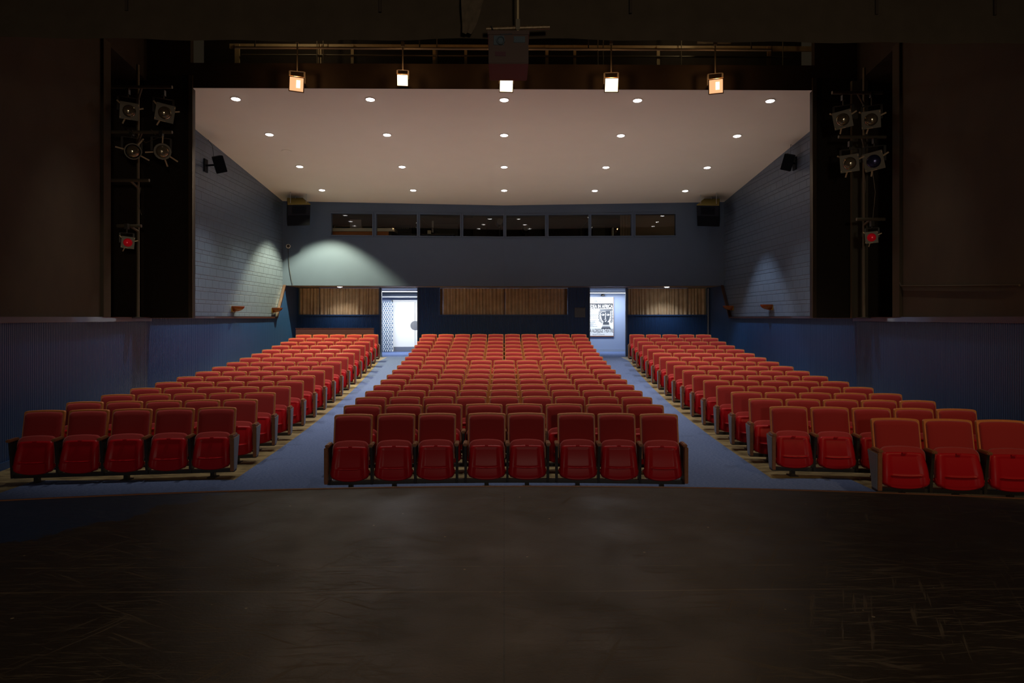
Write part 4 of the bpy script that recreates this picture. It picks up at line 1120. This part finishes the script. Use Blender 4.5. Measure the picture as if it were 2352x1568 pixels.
def wall_speaker(px, py, d, s, label):
    p = at(px, py, d); e = empty('wall_speaker', tuple(p)); tag(e, label, 'speaker', 'small box speakers high on the side walls')
    R = Matrix.Rotation(-s*.45, 3, 'Z') @ Matrix.Rotation(s*.30, 3, 'Y') @ Matrix.Rotation(.25, 3, 'X')
    T = lambda g: g.map(lambda x, y, z: R @ Vector((x, y, z)))
    c = T(MB().prism([(-.13,-.16),(.13,-.16),(.10,.16),(-.10,.16)], 'z', -.20, .20)).build('cabinet', SPK_BLK, e, bevel=.008)
    T(MB().box(-.115,.115,-.172,-.16,-.185,.185)).build('grille', SPK_GRILLE, e)
    wx_ = s*(W+.05)-p.x
    MB().box(min(wx_,wx_-s*.03),max(wx_,wx_-s*.03),.05,.25,-.16,.16).build('wall_plate', SPK_BLK, e)
    MB().tube([(wx_,.15,0),(0,.02,0)], .025).build('bracket', SPK_BLK, e)
    wire([(p.x+wx_*.4,d+.1,p.z+.1),(p.x+wx_*.6,d+.2,p.z+.5),(s*(W+.02),d+.25,zc(d+.25)-.02)], .006, 'thin cable from the %s wall speaker up to the ceiling' % ('left' if s < 0 else 'right'))
wall_speaker(506,379,16.9,-1,'small black speaker bracketed high on the left block wall')
wall_speaker(1814,371,17.2,1,'small black speaker bracketed high on the right block wall')

def pa(px, s, label):
    y = 22.15; x = s*6.70; z = zc(22.2)-.22
    e = empty('house_speaker', (x,y,z)); tag(e, label, 'speaker', 'large house speakers under the back of the ceiling')
    R = Matrix.Rotation(-s*.55, 3, 'Z') @ Matrix.Rotation(.50, 3, 'X') @ Matrix.Rotation(s*.10, 3, 'Y')
    T = lambda g: g.map(lambda a, b, c: R @ Vector((a, b, c)))
    h = .33
    T(MB().prism([(-.36,-.32),(.36,-.32),(.25,.28),(-.25,.28)], 'z', -.72, .0)).build('cabinet', SPK_BLK, e, bevel=.01)
    T(MB().box(-.345,.345,-.335,-.32,-.70,-.37)).build('grille', SPK_GRILLE, e)
    horn = T(MB().box(-.22,.22,-.33,-.32,-.30,-.06)).build('horn_flare', SPK_GRILLE, e)
    T(MB().tube([(-.20+.4*i/10,-.335,-.09-.06*math.sin(PI*i/10)) for i in range(11)], .007)).build('horn_lip', SPK_BLK, horn)
    T(MB().prism([(-.36,-.32),(.36,-.32),(.25,.28),(-.25,.28)], 'z', .0, .012)).build('top_panel', YEL_PLY, e)
    for q in ((-.25,-.2),(.25,-.2),(0,.2)):
        p = R @ Vector((q[0],q[1],0)); zt = zc(y+p.y)-z
        MB().tube([p,(p.x,p.y,max(zt,p.z+.01))], .008).build('hanger', STEEL, e)
pa(690,-1,'large dark house speaker hung in the back left ceiling corner')
pa(1628,1,'large dark house speaker hung in the back right ceiling corner')
p = Vector(((664-1158)/F*23.0, yb(7.2)-.0, 2+(730-566)*23/F))
e = empty('dome_camera', tuple(p)); tag(e, 'small white dome camera on the back wall at far left', 'camera')
MB().lathe([(.001,.0),(.075,.0),(.075,-.03),(.06,-.05),(.001,-.05)], 20).build('base', WHITE_TRIM, e, smooth=True, angle=.6)
MB().lathe([(.05,-.045),(.045,-.07),(.03,-.085),(.001,-.092)], 16, (.015,0,0)).build('dome', BLK_STEEL, e, smooth=True)
wire([p+Vector((.0,-.03,-.07)), p+Vector((.03,-.02,-.7)), p+Vector((.10,-.02,-1.1)), p+Vector((.15,-.02,-1.3))], .008, 'dark cable running down the wall from the dome camera')

# ------------------------------------------------------------------ stage lamps and added fill lights
point('unseen_stage_fill', (.9,-2.4,2.6), 310, (1,.84,.66), .25)          # unseen fill added behind the camera for the dark front rows
spot('stage_work_lamp', (5.2,4.6,4.35), 125, 40, .6, (1,.66,.32), .06, (5.2,8.2,.5))
for x, h, p_ in ((-5.0,27,360),(-2.6,36,340),(0,36,340),(2.6,36,320),(5.0,27,250)):
    spot('unseen_front_lamp', (x,10.3,8.4), p_, h, .6, WARM, .06, (x*1.02,11.6,0))  # unseen row, added to light the seat fronts from ahead
for x in (-4.4, 4.2): point('catwalk_fill', (x,14.55,8.7), 9, (1,.78,.45), .05)  # added fill without fittings, so the catwalk timber shows
u = area('unseen_ceiling_fill', (0,18.2,2.6), 13, 8, 57, (1,.88,.76), (PI,0,0)); u.data.spread = 2.5  # invisible panel added in mid-hall to brighten the ceiling from below

# ------------------------------------------------------------------ world and output look
w = bpy.data.worlds.new('World'); sc.world = w; w.use_nodes = True
w.node_tree.nodes['Background'].inputs[0].default_value = (.9,.68,.42,1); w.node_tree.nodes['Background'].inputs[1].default_value = .010
sc.view_settings.view_transform = 'Standard'; sc.view_settings.look = 'None'; sc.view_settings.gamma = 1; sc.view_settings.use_curve_mapping = False
sc.view_settings.exposure = 0.27
sc.cycles.max_bounces = 8; sc.cycles.diffuse_bounces = 5; sc.cycles.use_denoising = True
sc.cycles.sample_clamp_indirect = 4.0
